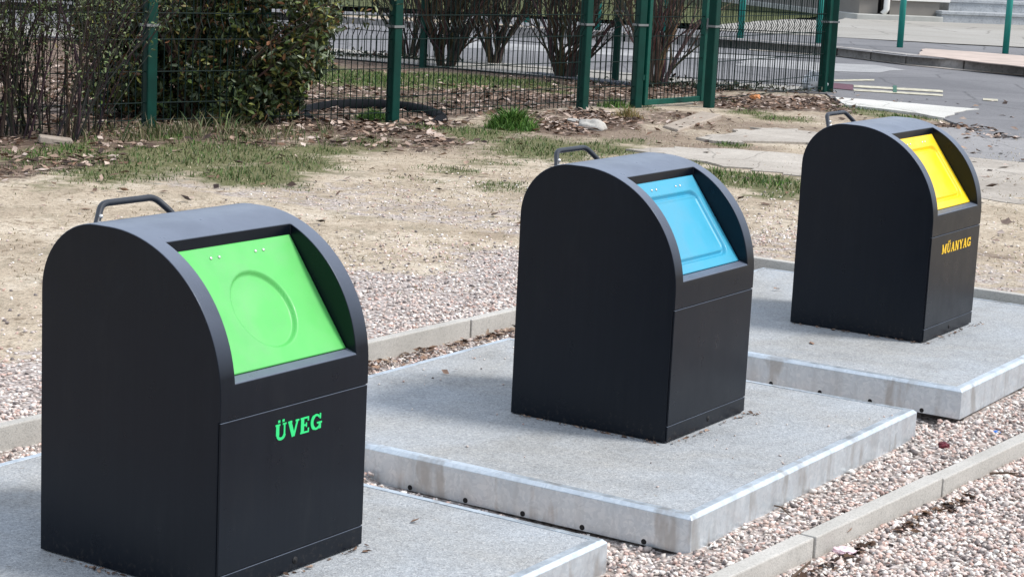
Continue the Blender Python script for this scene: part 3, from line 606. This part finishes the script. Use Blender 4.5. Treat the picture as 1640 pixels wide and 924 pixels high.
def P(p):
    d = Vector(p)-cam.location; z = d.dot(fw); return 820+F_PX*d.dot(rt)/z, 462-F_PX*d.dot(up)/z
ORD = ['first', 'second', 'third', 'fourth', 'fifth', 'sixth', 'seventh', 'eighth', 'ninth', 'tenth', 'eleventh', 'twelfth']
def name_row(group, what, zones, lo=-60, hi=1700, top=-60, bot=984):
    rowo = []
    for o in [o for o in C.objects if o.get('group') == group]:
        c = o.matrix_basis.to_translation()+sum((v.co for v in o.data.vertices), Vector())/len(o.data.vertices); pr = [P(o.matrix_basis@v.co) for v in o.data.vertices]
        if max(q[0] for q in pr) < 0 or min(q[0] for q in pr) > 1640 or max(q[1] for q in pr) < 0 or min(q[1] for q in pr) > 924: bpy.data.objects.remove(o); continue
        rowo.append((P(c)[0], o))
    rowo.sort(key=lambda t: t[0]); cnt = {}
    zl = [next(z for m_, z in zones if px < m_) for px, _ in rowo]
    for (px, o), z in zip(rowo, zl):
        cnt[z] = cnt.get(z, 0)+1; o['label'] = (what+' '+z) if zl.count(z) == 1 else (ORD[cnt[z]-1]+' '+what+' '+z+', from the left')
name_row('edging stones in front of the platforms', 'low edging stone', [(9999, 'in the front row at lower right')])
name_row('edging stones behind the platforms', 'rear edging stone', [(62, 'left of the green-flap container'), (590, 'behind the green-flap container'), (825, 'between green-flap and blue-flap containers'), (9999, 'behind the blue-flap container')])
name_row('edging stones in the cross row', 'cross-row edging stone', [(1285, 'left of the yellow-flap container'), (1560, 'behind the yellow-flap container'), (9999, 'right of the yellow-flap container')])
name_row('kerb stones on the far side of the road', 'dark far kerb stone', [(1135, 'seen left of the gate post'), (1335, 'between gate and corner fence post'), (9999, 'right of the corner fence post')])
name_row('low kerb stones seen through the mesh', 'low far kerb stone', [(460, 'behind the evergreen shrub'), (632, 'between evergreen shrub and second fence post'), (9999, 'behind the bare shrubs')])

# ------------------------------------------------------------------ gravel as real stones
ico = bmesh.new(); bmesh.ops.create_icosphere(ico, subdivisions=1, radius=1); ico.verts.ensure_lookup_table()
IV = np.array([v.co[:] for v in ico.verts]); IF = np.array([[v.index for v in f.verts] for f in ico.faces]); ico.free()
PAL = np.array([(.68, .56, .50), (.80, .73, .66), (.52, .46, .42), (.58, .41, .35), (.88, .84, .78), (.22, .19, .18), (.62, .47, .40), (.70, .62, .58)])
def stones(name, x, y, z, size, label):
    N = len(x); V = np.repeat(IV[None], N, 0)*(1+rng.normal(0, .22, (N, 12, 1)))
    V = V*np.stack([rng.uniform(.8, 1.3, N), rng.uniform(.65, 1.1, N), rng.uniform(.45, .8, N)], -1)[:, None, :]*size[:, None, None]
    a = rng.uniform(0, 2*np.pi, N); t = rng.normal(0, .35, N); ca, sa, ct, st_ = np.cos(a), np.sin(a), np.cos(t), np.sin(t)
    x1 = V[..., 0]; z1 = V[..., 2]; V = np.stack([x1*ct[:, None]-z1*st_[:, None], V[..., 1], x1*st_[:, None]+z1*ct[:, None]], -1)
    x1 = V[..., 0]; y1 = V[..., 1]; V = np.stack([x1*ca[:, None]-y1*sa[:, None], x1*sa[:, None]+y1*ca[:, None], V[..., 2]], -1)
    V += np.stack([x, y, z], -1)[:, None, :]
    col = PAL[rng.choice(len(PAL), N, p=[.2, .18, .13, .1, .1, .12, .09, .08])]*rng.uniform(.8, 1.1, (N, 1))
    Fq = (IF[None]+np.arange(N)[:, None, None]*12).reshape(-1, 3)
    return tag(np_mesh(name, V.reshape(-1, 3), Fq, M_STONE, np.repeat(col, 12, 0)), label, 'gravel', kind='stuff')
def on_platform(x, y): return ((x > -5.6) & (x < -3.26) & (y > 3.6) & (y < 5.92)) | ((x > -5.44) & (x < -3.14) & (y > 6.32) & (y < 8.53)) | ((x > -5.40) & (x < -3.085) & (y > 9.03) & (y < 11.7))
# bed
N = 62000; y = rng.uniform(4.4, 11.62, N); x = xb(y)+.075+rng.random(N)*(xf(y)+.0-xb(y)-.065); k = ~on_platform(x, y)
x, y = x[k], y[k]; stones('gravel', x, y, H_bed(x, y)+rng.uniform(-.004, .010, len(x)), rng.uniform(.0055, .0118, len(x))*(1+.6*(rng.random(len(x)) < .08)), 'pinkish gravel filling the bed round the platforms')
N = 26000; y = rng.uniform(5.6, 10.2, N); x = xf(y)+.105+rng.random(N)**1.15*1.15
stones('gravel', x, y, H_front(x, y)+rng.uniform(-.004, .012, N), rng.uniform(.006, .013, N)*(1+.5*(rng.random(N) < .08)), 'pinkish gravel in front of the low edging stones')
N = 52000; y = rng.uniform(4.5, 17, N); x = xb(np.minimum(y, 11.6))-.02-rng.random(N)**1.7*4.2; k = rng.random(N) < 1
x, y = x[k], y[k]; ar = (y > 11.72); x = np.where(ar & (rng.random(len(x)) < .5), x+rng.uniform(0, 3.6, len(x)), x)
dens = np.where(y > 11.72, .35*sstep(16, 12, y), sstep(-8.2, -6.2, x+(fbm(x, y, 1.2)-.5)*2.4)*.9); k = (rng.random(len(x)) < dens+.05)
x, y = x[k], y[k]; stones('gravel', x, y, H_out(x, y)+rng.uniform(-.006, .007, len(x)), rng.uniform(.006, .0135, len(x)), 'scattered pinkish gravel thinning out into the dirt yard')

# ------------------------------------------------------------------ grass and leaf litter
def blades(name, x, y, z, h, label, cols, wfac=.10, lean=.5):
    N = len(x); a = rng.uniform(0, 2*np.pi, N); ln = rng.uniform(.1, lean, N)*h; w_ = np.maximum(h*wfac, .004)
    ux, uy = np.cos(a), np.sin(a); b = rng.uniform(0, 2*np.pi, N); lx, ly = np.cos(b)*ln, np.sin(b)*ln
    P = np.zeros((N, 5, 3))
    P[:, 0] = np.stack([x-ux*w_, y-uy*w_, z-.005], -1); P[:, 1] = np.stack([x+ux*w_, y+uy*w_, z-.005], -1)
    P[:, 2] = np.stack([x+ux*w_*.7+lx*.4, y+uy*w_*.7+ly*.4, z+h*.6], -1); P[:, 3] = np.stack([x-ux*w_*.7+lx*.4, y-uy*w_*.7+ly*.4, z+h*.6], -1)
    P[:, 4] = np.stack([x+lx, y+ly, z+h*rng.uniform(.8, 1, N)], -1)
    o = np.arange(N)[:, None]*5; T = np.concatenate([o+[0, 1, 2], o+[0, 2, 3], o+[3, 2, 4]])
    return tag(np_mesh(name, P.reshape(-1, 3), T, M_GRASS, np.repeat(cols, 5, 0)), label, 'grass', kind='stuff')
N = 330000; s = rng.uniform(-6.5, 9.5, N); d = rng.uniform(13, 29, N); x = s*RX.x+d*DX.x; y = s*RX.y+d*DX.y
Gv, Lv, Iv = masks(x, y); pr = np.clip(Gv*1.6+(fbm(x, y, 3.2)-.56)*3.2, 0, 1)*(Gv > .02)
k = (rng.random(N) < pr*.55) & ((x < -6.1) | (y > 12)); x, y, Gv = x[k], y[k], Gv[k]
gcol = np.array([(.07, .16, .025), (.12, .23, .04), (.20, .24, .08), (.30, .28, .14), (.06, .12, .025)])[rng.choice(5, len(x), p=[.30, .27, .18, .12, .13])]*rng.uniform(.45, .95, (len(x), 1))
dry = (x > -12.4) & (sd_coords(x, y)[0] < 1.6); gcol = np.where(dry[:, None], gcol*.72+np.array((.13, .14, .07))*.28, gcol)
blades('grass', x, y, H_out(x, y), (.014+.030*np.clip(Gv, 0, 1))*rng.uniform(.4, 1.5, len(x)), 'short patchy grass growing in the dirt yard and behind the fence', gcol, .12, 1.1)
N = 42000; s = rng.uniform(-6.5, 9.5, N); d = rng.uniform(11, 24, N); x = s*RX.x+d*DX.x; y = s*RX.y+d*DX.y
k = ((x < -6.3) | (y > 12)) & (x > -12.4) & (rng.random(N) < np.clip(fbm(x, y, 1.7)*1.6-.35, .05, 1)); x, y = x[k], y[k]
blades('dead_grass', x, y, H_out(x, y), rng.uniform(.010, .03, len(x)), 'trampled straw and dead grass on the bare soil', np.array([(.42, .35, .24), (.55, .48, .36), (.26, .20, .13), (.20, .19, .10)])[rng.integers(0, 4, len(x))], .12, 2.6)
def tuft(px, py, n_, rad, h, lab, cpal=((.05, .13, .02), (.085, .20, .03), (.14, .24, .05))):
    c = g(px, py, .1); r = rad*rng.random(n_)**.8; a = rng.uniform(0, 6.28, n_); x = c.x+r*np.cos(a); y = c.y+r*np.sin(a)
    cc = np.array(cpal)[rng.integers(0, len(cpal), n_)]*rng.uniform(.8, 1.15, (n_, 1)); o = blades('grass_tuft', x, y, np.full(n_, .1), h*rng.uniform(.35, 1.15, n_)*(1.1-.75*(r/rad)**1.5), lab, cc, .04, 1.2); del o['kind']; o['category'] = 'grass tuft'
tuft(820, 208, 1100, .30, .26, 'bright green grass tuft growing against the middle of the fence')
tuft(1005, 190, 300, .2, .16, 'dry straw-coloured tuft at the foot of the gate post', ((.35, .25, .10), (.30, .22, .10), (.2, .2, .07)))
tuft(985, 172, 250, .25, .14, 'small green tuft behind the mesh left of the gate')
tuft(600, 190, 1100, .20, .11, 'low green tuft inside the black ring')
# weeds under the evergreen shrub
N = 3600; px = np.clip(rng.normal(330, 120, N), 40, 520)+rng.normal(0, 6, N); P = np.array([g(a, b, .1)[:2] for a, b in zip(px, 207+rng.gamma(1.6, 6, N))]); kk = vn(P[:, 0], P[:, 1], 3.5)+rng.normal(0, .12, N) > .42; P = P[kk]; N = len(P); hv = .35+1.3*vn(P[:, 0], P[:, 1], 2.7)**2; x, y = P[:, 0], P[:, 1]
wc = np.array([(.06, .11, .03), (.10, .13, .04), (.24, .20, .12), (.30, .25, .16)])[rng.integers(0, 4, N)]*rng.uniform(.7, 1.1, (N, 1))
tag(blades('weeds', x, y, H_out(x, y), rng.uniform(.03, .20, N)*rng.uniform(.5, 1.2, N)*hv, 'straggly weeds and dry stalks at the foot of the shrubs', wc, .03, 1.1), cat='weeds')

def litter(name, x, y, z, size, label, pal, M=None):
    N = len(x); a = rng.uniform(0, 2*np.pi, N); tl = rng.normal(0, .5, (N, 2)); L = size; W_ = size*rng.uniform(.3, .6, N)
    ux, uy = np.cos(a), np.sin(a); P = np.zeros((N, 6, 3)); cu = rng.uniform(-.1, .35, N)*size
    loc = [(-1, 0, .5), (0, -1, 1), (1, 0, .5), (0, 1, 1), (-.1, 0, 0), (.45, -.7, .8)]
    for i, (l, w2, c_) in enumerate(loc):
        P[:, i, 0] = x+ux*l*L-uy*w2*W_; P[:, i, 1] = y+uy*l*L+ux*w2*W_
        P[:, i, 2] = z+np.abs(tl[:, 0])*.25*L+l*L*tl[:, 0]*.35+w2*W_*tl[:, 1]*.6+c_*cu+.25*L*rng.random(N)
    o = np.arange(N)[:, None]*6; T = np.concatenate([o+[4, 0, 1], o+[4, 1, 5], o+[4, 5, 2], o+[4, 2, 3], o+[4, 3, 0]])
    c = np.array(pal)[rng.integers(0, len(pal), N)]*rng.uniform(.7, 1.15, (N, 1))
    return tag(np_mesh(name, P.reshape(-1, 3), T, M_LITTER, np.repeat(c, 6, 0)), label, 'dry leaves', kind='stuff')
LP = [(.16, .10, .07), (.34, .24, .18), (.50, .39, .32), (.08, .055, .042), (.54, .44, .38), (.20, .12, .08), (.34, .25, .20), (.05, .035, .03)]
N = 150000; s = rng.uniform(-6.5, 9.5, N); d = rng.uniform(14, 29, N); x = s*RX.x+d*DX.x; y = s*RX.y+d*DX.y
Gv, Lv, Iv = masks(x, y); Lv = np.where(x < -13, Lv*np.clip(1.1-Gv, 0, 1), Lv); k = rng.random(N) < np.clip(Lv-.08, 0, 1.1)*.62*np.clip(fbm(x, y, 2.6)*2.2-.45, .15, 1.2)+.006; x, y = x[k], y[k]
litter('leaf_litter', x, y, H_out(x, y)+.008, rng.uniform(.025, .062, len(x)), 'curled brown leaf litter along the foot of the fence', LP)
# dark leaves along the front edging stones
N = 520; y = rng.uniform(5.9, 9.2, N); x = xf(y)+.165+np.abs(rng.normal(0, .035, N)); k = (fbm(x*0+3, y, 2.3) > .42) | (y < 7.1); x, y = x[k], y[k]
litter('dry_leaves', x, y, H_front(x, y)+.012, rng.uniform(.010, .026, len(x)), 'dark rotting leaves gathered along the outer side of the low edging stones', [(.06, .035, .025), (.10, .06, .04), (.18, .11, .07), (.03, .02, .018)])
N = 260; y = rng.uniform(7.6, 9.3, N); x = xb(y)+.10+np.abs(rng.normal(0, .06, N)); litter('dry_leaves', x, y, H_bed(x, y)+.015, rng.uniform(.010, .03, N), 'brown leaves on the gravel between rear edging stones and middle platform', [(.15, .09, .06), (.25, .16, .11), (.4, .3, .22), (.07, .05, .04)])
# stray stones kicked onto the platforms
xs = np.r_[rng.uniform(-5.4, -3.3, 26), rng.uniform(-3.30, -3.18, 10), rng.uniform(-5.3, -5.1, 24)]; yy = np.r_[rng.uniform(6.4, 8.5, 26), rng.uniform(6.5, 8.4, 10), rng.uniform(6.5, 8.5, 24)]
stones('stray_gravel', xs, yy, np.full(60, .1415), rng.uniform(.003, .007, 60), 'stray grit lying on the middle platform')
# crumbs along the container feet
xs, ys_ = [], []; zs = []
for (cx, cy, cz) in ((-3.901, 4.547, .128), (-3.737, 7.219, .141), (-3.667, 9.991, .166)):
    for _ in range(70):
        t = random.random()
        if random.random() < .5: xs.append(cx-t*.75); ys_.append(cy-.012-abs(random.gauss(0, .012)))
        else: xs.append(cx+.012+abs(random.gauss(0, .014))); ys_.append(cy+t*.75)
        zs.append(cz-.002)
    for q in range(5): xs.append(cx+.02+random.random()*.05); ys_.append(cy+.70+random.random()*.08); zs.append(cz)
litter('leaf_crumbs', np.array(xs), np.array(ys_), np.array(zs), rng.uniform(.005, .017, len(xs)), 'brown crumbs of dry leaf along the feet of the containers', [(.22, .14, .1), (.35, .25, .19), (.12, .08, .06)])
# single leaves lying on the platforms
for px, py, zz, sz, lab in [(713, 599, .137, .028, 'dry leaf lying on the middle platform left of the container'), (730, 594, .137, .018, 'small dry leaf beside the larger one on the middle platform'), (1300, 549, .163, .035, 'brown leaf lying on the farthest platform in front of its container'), (1244, 465, .163, .03, 'dark leaf lying on the farthest platform behind the middle container'), (664, 836, .124, .02, 'dry leaf lying on the nearest platform at the container corner'), (1355, 858, -.05, .05, 'curled brown leaf beside the low edging stones')]:
    p = g(px, py, zz+.003); o = litter('dry_leaf', np.array([p.x]), np.array([p.y]), np.array([p.z]), np.array([sz]), lab, [(.28, .18, .13)]); del o['kind']; o['category'] = 'leaf'; o['group'] = 'single fallen leaves'

# ------------------------------------------------------------------ shrubs
def branch(mb, p, d, L, r, depth, col, spread=.5, upb=.25, tips=None, nseg=4, kids=(2, 4)):
    pts = [p]; rs = [r]
    for i in range(nseg):
        d = (d+Vector((random.gauss(0, .12), random.gauss(0, .12), random.gauss(0, .08)+upb*.12))).normalized(); p = p+d*L/nseg; pts.append(p); rs.append(r*(1-.55*(i+1)/nseg))
    mb.tube(pts, rs, 5 if r > .012 else 3, tuple(c*random.uniform(.75, 1.2) for c in col), cap=False)
    if tips is not None: tips += pts[1:]
    if depth > 0:
        for _ in range(random.randint(*kids)):
            k = random.randint(1, nseg); q = pts[k]; a = random.uniform(0, 6.28); sp = random.uniform(.3, 1)*spread
            nd = (d+Vector((math.cos(a)*sp, math.sin(a)*sp, random.uniform(-.1, .3)))).normalized()
            branch(mb, q, nd, L*random.uniform(.5, .8), rs[k]*.62, depth-1, col, spread, upb, tips, max(2, nseg-1), kids)
def bare_shrub(px, py, n_st, L, r, col, label, lean=.5, depth=3, rad=.08, leafy=0, dirs=None):
    c = g(px, py, .1); o = tag(empty('bare_shrub', c), label, 'shrub', 'bare shrubs behind the fence'); mb = MB(); tips = []
    for i in range(n_st):
        a = i*2.4+random.random(); l = random.uniform(.15, 1)*lean
        d = (RX*(dirs[i] if dirs else math.cos(a)*l)+DX*math.sin(a)*l*.7+Vector((0, 0, 1))).normalized()
        branch(mb, Vector((math.cos(a)*rad*random.random(), math.sin(a)*rad*random.random(), -.05)), d, L*random.uniform(.7, 1.1), r*random.uniform(.5, 1), depth, col, .6, .3, tips, 5, (3, 6))
    mb.build('branches', M_TWIG, o, color=True)
    if leafy:
        q = np.array([tips[i] for i in rng.integers(0, len(tips), leafy)])+rng.normal(0, .05, (leafy, 3)); leaf_mesh(q, .012, .03, 'leaves', o, [(.10, .14, .05), (.16, .20, .08), (.08, .09, .05)])
    return o
def leaf_mesh(P, s0, s1, name, par, pal, up_bias=.5):
    N = len(P); L = rng.uniform(s0, s1, N); n1 = rng.normal(0, 1, (N, 3)); n1[:, 2] += up_bias; n1 /= np.linalg.norm(n1, axis=1)[:, None]
    t = np.cross(n1, rng.normal(0, 1, (N, 3))); t /= np.linalg.norm(t, axis=1)[:, None]; b = np.cross(n1, t); Wd = L*rng.uniform(.3, .45, N)
    V = np.zeros((N, 6, 3)); e = [(-1, 0, 0), (-.3, -1, .25), (.45, -.8, .2), (1, 0, -.15), (.45, .8, .2), (-.3, 1, .25)]
    for i, (l, w_, u_) in enumerate(e): V[:, i] = P+t*(l*L)[:, None]+b*(w_*Wd)[:, None]+n1*(u_*L*.6)[:, None]
    o = np.arange(N)[:, None]*6; T = np.concatenate([o+[0, 1, 3], o+[1, 2, 3], o+[0, 3, 5], o+[3, 4, 5]])
    c = np.array(pal)[rng.integers(0, len(pal), N)]*rng.uniform(.6, 1.25, (N, 1))
    return np_mesh(name, V.reshape(-1, 3), T, M_LEAF, np.repeat(c, 6, 0), parent=par)
BR = (.066, .047, .036); BR2 = (.11, .080, .065)
bare_shrub(655, 96, 10, 1.7, .035, BR, 'bare leaning shrub right behind the second fence post', .9, 3, .1)
bare_shrub(718, 109, 17, 1.7, .042, BR, 'dense fan-shaped bare shrub against the rear fence post', .85, 3, .15)
bare_shrub(793, 104, 9, 1.7, .040, BR, 'slim upright bare shrub between the two fan-shaped ones', .5, 3, .08)
bare_shrub(905, 126, 14, 1.7, .05, BR, 'forked bare shrub just left of the post before the gate', .8, 3, .12)
bare_shrub(1048, 140, 11, 1.6, .045, BR2, 'pale-barked bare shrub seen through the gate', .5, 3, .12)
# evergreen shrub, a cloud of broad leaves round real branches
def evergreen():
    c = g(320, 196, .1)+DX*.22; o = tag(empty('evergreen_shrub', c), 'dense dark evergreen shrub with broad glossy leaves growing through the fence', 'shrub'); mb = MB(); tips = []
    for i in range(16):
        a = i*2.4; l = random.uniform(.2, 1.1)
        branch(mb, Vector((math.cos(a)*.15, math.sin(a)*.15, -.05)), (RX*math.cos(a)*l+DX*math.sin(a)*l*.6+Vector((0, 0, .8))).normalized(), random.uniform(1.0, 1.5), .024, 3, (.09, .065, .05), .8, .1, tips)
    mb.build('branches', M_TWIG, o, color=True)
    # clumps
    cl = []
    for _ in range(260):
        s = random.uniform(-1.25, 1.42); h = random.uniform(.02, 2.2)*(1 if random.random() < .7 else .6); lim = 1.28 if s > 0 else 1.2
        e = (1.06 if h > .6 else .66+.40*h/.6) if s > 0 else (1.06 if h > .45 else .82+.24*h/.45)
        if abs(s)/(lim*e*random.uniform(.86, 1.08)) > 1: continue
        cl.append((s*.97, random.uniform(-.42, .62), h, random.uniform(.13, .27)))
    P = []
    for s, d_, h, r in cl:
        n_ = int(150*r/.2); q = rng.normal(0, 1, (n_, 3)); q /= np.linalg.norm(q, axis=1)[:, None]; q *= r*rng.uniform(.55, 1.05, (n_, 1))
        ctr = RX*s+DX*d_; P.append(q+np.array([ctr.x, ctr.y, h]))
    P = np.concatenate(P); P = P[P[:, 2] > .02]
    leaf_mesh(P, .028, .060, 'leaves', o, [(.03, .05, .018), (.05, .08, .022), (.04, .06, .025), (.13, .18, .045), (.26, .27, .07), (.16, .20, .11), (.022, .034, .016), (.20, .10, .045), (.08, .115, .055), (.07, .10, .035)], .7)
    q = np.array([tips[i] for i in rng.integers(0, len(tips), 900)])+rng.normal(0, .05, (900, 3)); q = q[q[:, 2] > .05]
    leaf_mesh(q, .03, .05, 'sprigs', o, [(.12, .14, .03), (.2, .16, .04), (.06, .08, .03), (.22, .10, .05)])
evergreen()
# twiggy shrub at the left edge
def twiggy():
    c = g(48, 218, .1); o = tag(empty('twiggy_shrub', c), 'thicket of thin upright brown twigs with tiny leaves at the left edge', 'shrub'); mb = MB(); tips = []
    for i in range(84):
        s = random.uniform(-1.0, .80); d_ = random.uniform(-.35, .4); lean = s*.20+random.gauss(.05, .16)
        branch(mb, RX*s*.75+DX*d_+Vector((0, 0, -.03)), (RX*lean+DX*random.gauss(0, .1)+Vector((0, 0, 1))).normalized(), random.uniform(1.1, 1.9), random.uniform(.006, .017), 2, (.055, .042, .036), .45, .3, tips, 5, (2, 4))
    mb.build('branches', M_TWIG, o, color=True)
    q = np.array([tips[i] for i in rng.integers(0, len(tips), 9000)])+rng.normal(0, .035, (9000, 3)); q = q[q[:, 2] > .05]
    leaf_mesh(q, .010, .026, 'leaves', o, [(.08, .12, .035), (.13, .18, .06), (.05, .07, .03), (.18, .22, .09)])
twiggy()
# low ivy clumps along the rear fence foot, on the right and behind
def low_plants():
    for px, py, n_, sw, lab in [(560, 93, 500, .8, 'low dark brown undergrowth at the left foot of the rear fence'), (1195, 146, 260, .6, 'low dark ground ivy at the fence foot right of the gate'), (1085, 142, 260, .5, 'low dark ivy at the fence foot seen through the gate')]:
        c = g(px, py, .1); o = tag(empty('low_plant', c), lab, 'plant', 'low plants at the foot of the rear fence'); P = rng.normal(0, 1, (n_, 3))*np.array([sw, .12, .05]); 
        P2 = np.outer(P[:, 0], np.array(RX))+np.outer(P[:, 1], np.array(DX)); P2[:, 2] = np.abs(P[:, 2])+.02
        leaf_mesh(P2, .025, .05, 'leaves', o, [(.03, .045, .02), (.05, .06, .03), (.08, .05, .035)])
low_plants()

# ------------------------------------------------------------------ black ring, edging strip, plank, stones, litter
M_RUB = simple('black_rubber', (.007, .008, .010), .85, 0, .3, 6, .12); M_SLATE = simple('dark_grey_strip', (.07, .078, .095), .8, 0, .25, 3)
ctr = g(597, 186, .1); o = tag(empty('rubber_ring', ctr), 'half-buried black rubber ring behind the second fence post', 'rubber ring')
mb = MB(); pts = []; 
for i in range(37):
    a = R(i*360/36); pts.append(RX*math.cos(a)*.77+DX*math.sin(a)*.95+Vector((0, 0, -.035+.055*math.sin(a))))
mb.tube(pts, [.088]*37, 10); mb.build('ring', M_RUB, o, True)
a_, b_ = g(840, 120, .1), g(1018, 140, .1); mb = MB(); mb.obox(a_, b_, .35, .08, .135)
tag(mb.build('edging_strip', M_SLATE, bevel=.01), 'dark grey strip lying along the foot of the rear fence', 'edging strip')
M_PLANK = kerb_mat('weathered_slab', (.30, .25, .20), (.42, .36, .30), 12)
pl = [g(1062, 201, .13), g(1124, 178, .16), g(1156, 184, .16), g(1086, 208, .13)]; mb = MB(); mb.add([(p.x, p.y, .06) for p in pl]+[tuple(p) for p in pl], [(3, 2, 1, 0), (4, 5, 6, 7), (0, 1, 5, 4), (1, 2, 6, 5), (2, 3, 7, 6), (3, 0, 4, 7)])
o = mb.build('stone_slab', M_PLANK, bevel=.015); fix(o); tag(o, 'weathered brown slab lying tilted on the soil before the gate', 'slab')
def rock(px, py, r, sq, mat, label, name='stone'):
    bm = bmesh.new(); bmesh.ops.create_icosphere(bm, subdivisions=3, radius=1); c = g(px, py, .1)
    for v in bm.verts:
        q = v.co.copy(); f = 1+.16*math.sin(q.x*3.1+q.y*2)+.12*math.sin(q.y*5+q.z*3)+.06*math.sin(q.x*9+q.z*7); v.co = Vector((q.x*sq[0], q.y*sq[1], q.z*sq[2]))*f*r
    me = bpy.data.meshes.new(name); bm.to_mesh(me); bm.free(); o = link(name, me, mat, None, True); o.location = (c.x, c.y, .1+r*sq[2]*.55); o.rotation_euler = (0, .1, math.atan2(RX.y, RX.x)-.5); return tag(o, label, 'stone')
M_ROCK = kerb_mat('pale_rock', (.42, .40, .36), (.60, .57, .52), 14)
rock(948, 208, .17, (1.0, .6, .45), M_ROCK, 'pale limestone lump lying in the leaf litter below the fence')
rock(918, 196, .06, (1.3, .7, .5), M_ROCK, 'small pale stone in the litter left of the limestone lump')
M_BAG = simple('white_plastic', (.70, .72, .73), .35, 0, .12, 5)
def crumple(px, py, z, r, mat, label, cat, name, fl=.5, seed=1):
    bm = bmesh.new(); bmesh.ops.create_icosphere(bm, subdivisions=4, radius=1); rr = random.Random(seed); ks = [(Vector((rr.gauss(0, 1), rr.gauss(0, 1), rr.gauss(0, 1)))*2.2, rr.random()*6) for _ in range(9)]
    for v in bm.verts:
        q = v.co.copy(); f = 1+sum(.11*abs(math.sin(q.dot(k)+ph)) for k, ph in ks)-.5; v.co = Vector((q.x, q.y*.75, q.z*fl))*f*r
    me = bpy.data.meshes.new(name); bm.to_mesh(me); bm.free(); o = link(name, me, mat); c = g(px, py, z); o.location = (c.x, c.y, z+r*fl*.6); return tag(o, label, cat)
crumple(1306, 148, .1, .19, M_BAG, 'torn white plastic bag caught at the foot of the corner post', 'plastic bag', 'plastic_bag', .9, 3)
M_TISS = simple('pink_tissue', (.80, .60, .64), .8, 0, .15, 12)
crumple(1352, 886, -.062, .042, M_TISS, 'crumpled pink and white tissue on the gravel', 'tissue', 'tissue', .35, 5)
M_RED = simple('dark_red_wrapper', (.12, .012, .02), .4, 0, .6, 20); crumple(1511, 716, .0, .024, M_RED, 'dark red crumpled scrap on the gravel beside the middle platform', 'scrap', 'scrap', .6, 8)
M_BLUE = simple('blue_scrap', (.06, .20, .60), .4); crumple(1596, 693, .0, .016, M_BLUE, 'small blue scrap by the low edging stones', 'scrap', 'scrap', .45, 9)
M_ORG = simple('orange_peel', (.60, .24, .08), .6); crumple(1209, 160, .1, .07, M_ORG, 'orange scrap in the litter right of the gate', 'scrap', 'scrap', .7, 12)
mb = MB(); c = g(92, 226, .12); Mx = Matrix.Rotation(math.atan2(RX.y, RX.x), 4, 'Z'); mb.box(-.17, -.10, -.03, .13, .07, .035, Mx@Matrix.Rotation(.12, 4, 'Y')@Matrix.Rotation(.3, 4, 'Z'))
o = mb.build('broken_brick', M_PLANK, bevel=.012); o.location = c; tag(o, 'pale broken block lying under the twiggy shrub', 'block')
def twig(px0, py0, px1, py1, z, r, label):
    a = g(px0, py0, z); b = g(px1, py1, z); mid = a.lerp(b, .5)+Vector((.01, .012, .012)); mb = MB(); mb.tube([a, mid, b], [r, r*.8, r*.4], 6, (.10, .07, .05)); mb.tube([mid, mid.lerp(b, .5)+Vector((.02, -.015, .015))], [r*.6, r*.3], 5, (.10, .07, .05))
    tag(mb.build('twig', M_TWIG, color=True), label, 'twig', 'twigs fallen on the gravel')
twig(1585, 758, 1634, 764, -.04, .006, 'dark twig on the outer gravel near the right edge'); twig(1222, 806, 1266, 826, .012, .004, 'thin twig on the gravel beside the middle platform'); twig(1262, 930, 1298, 898, -.045, .006, 'pale bent twig beside the low edging stones')
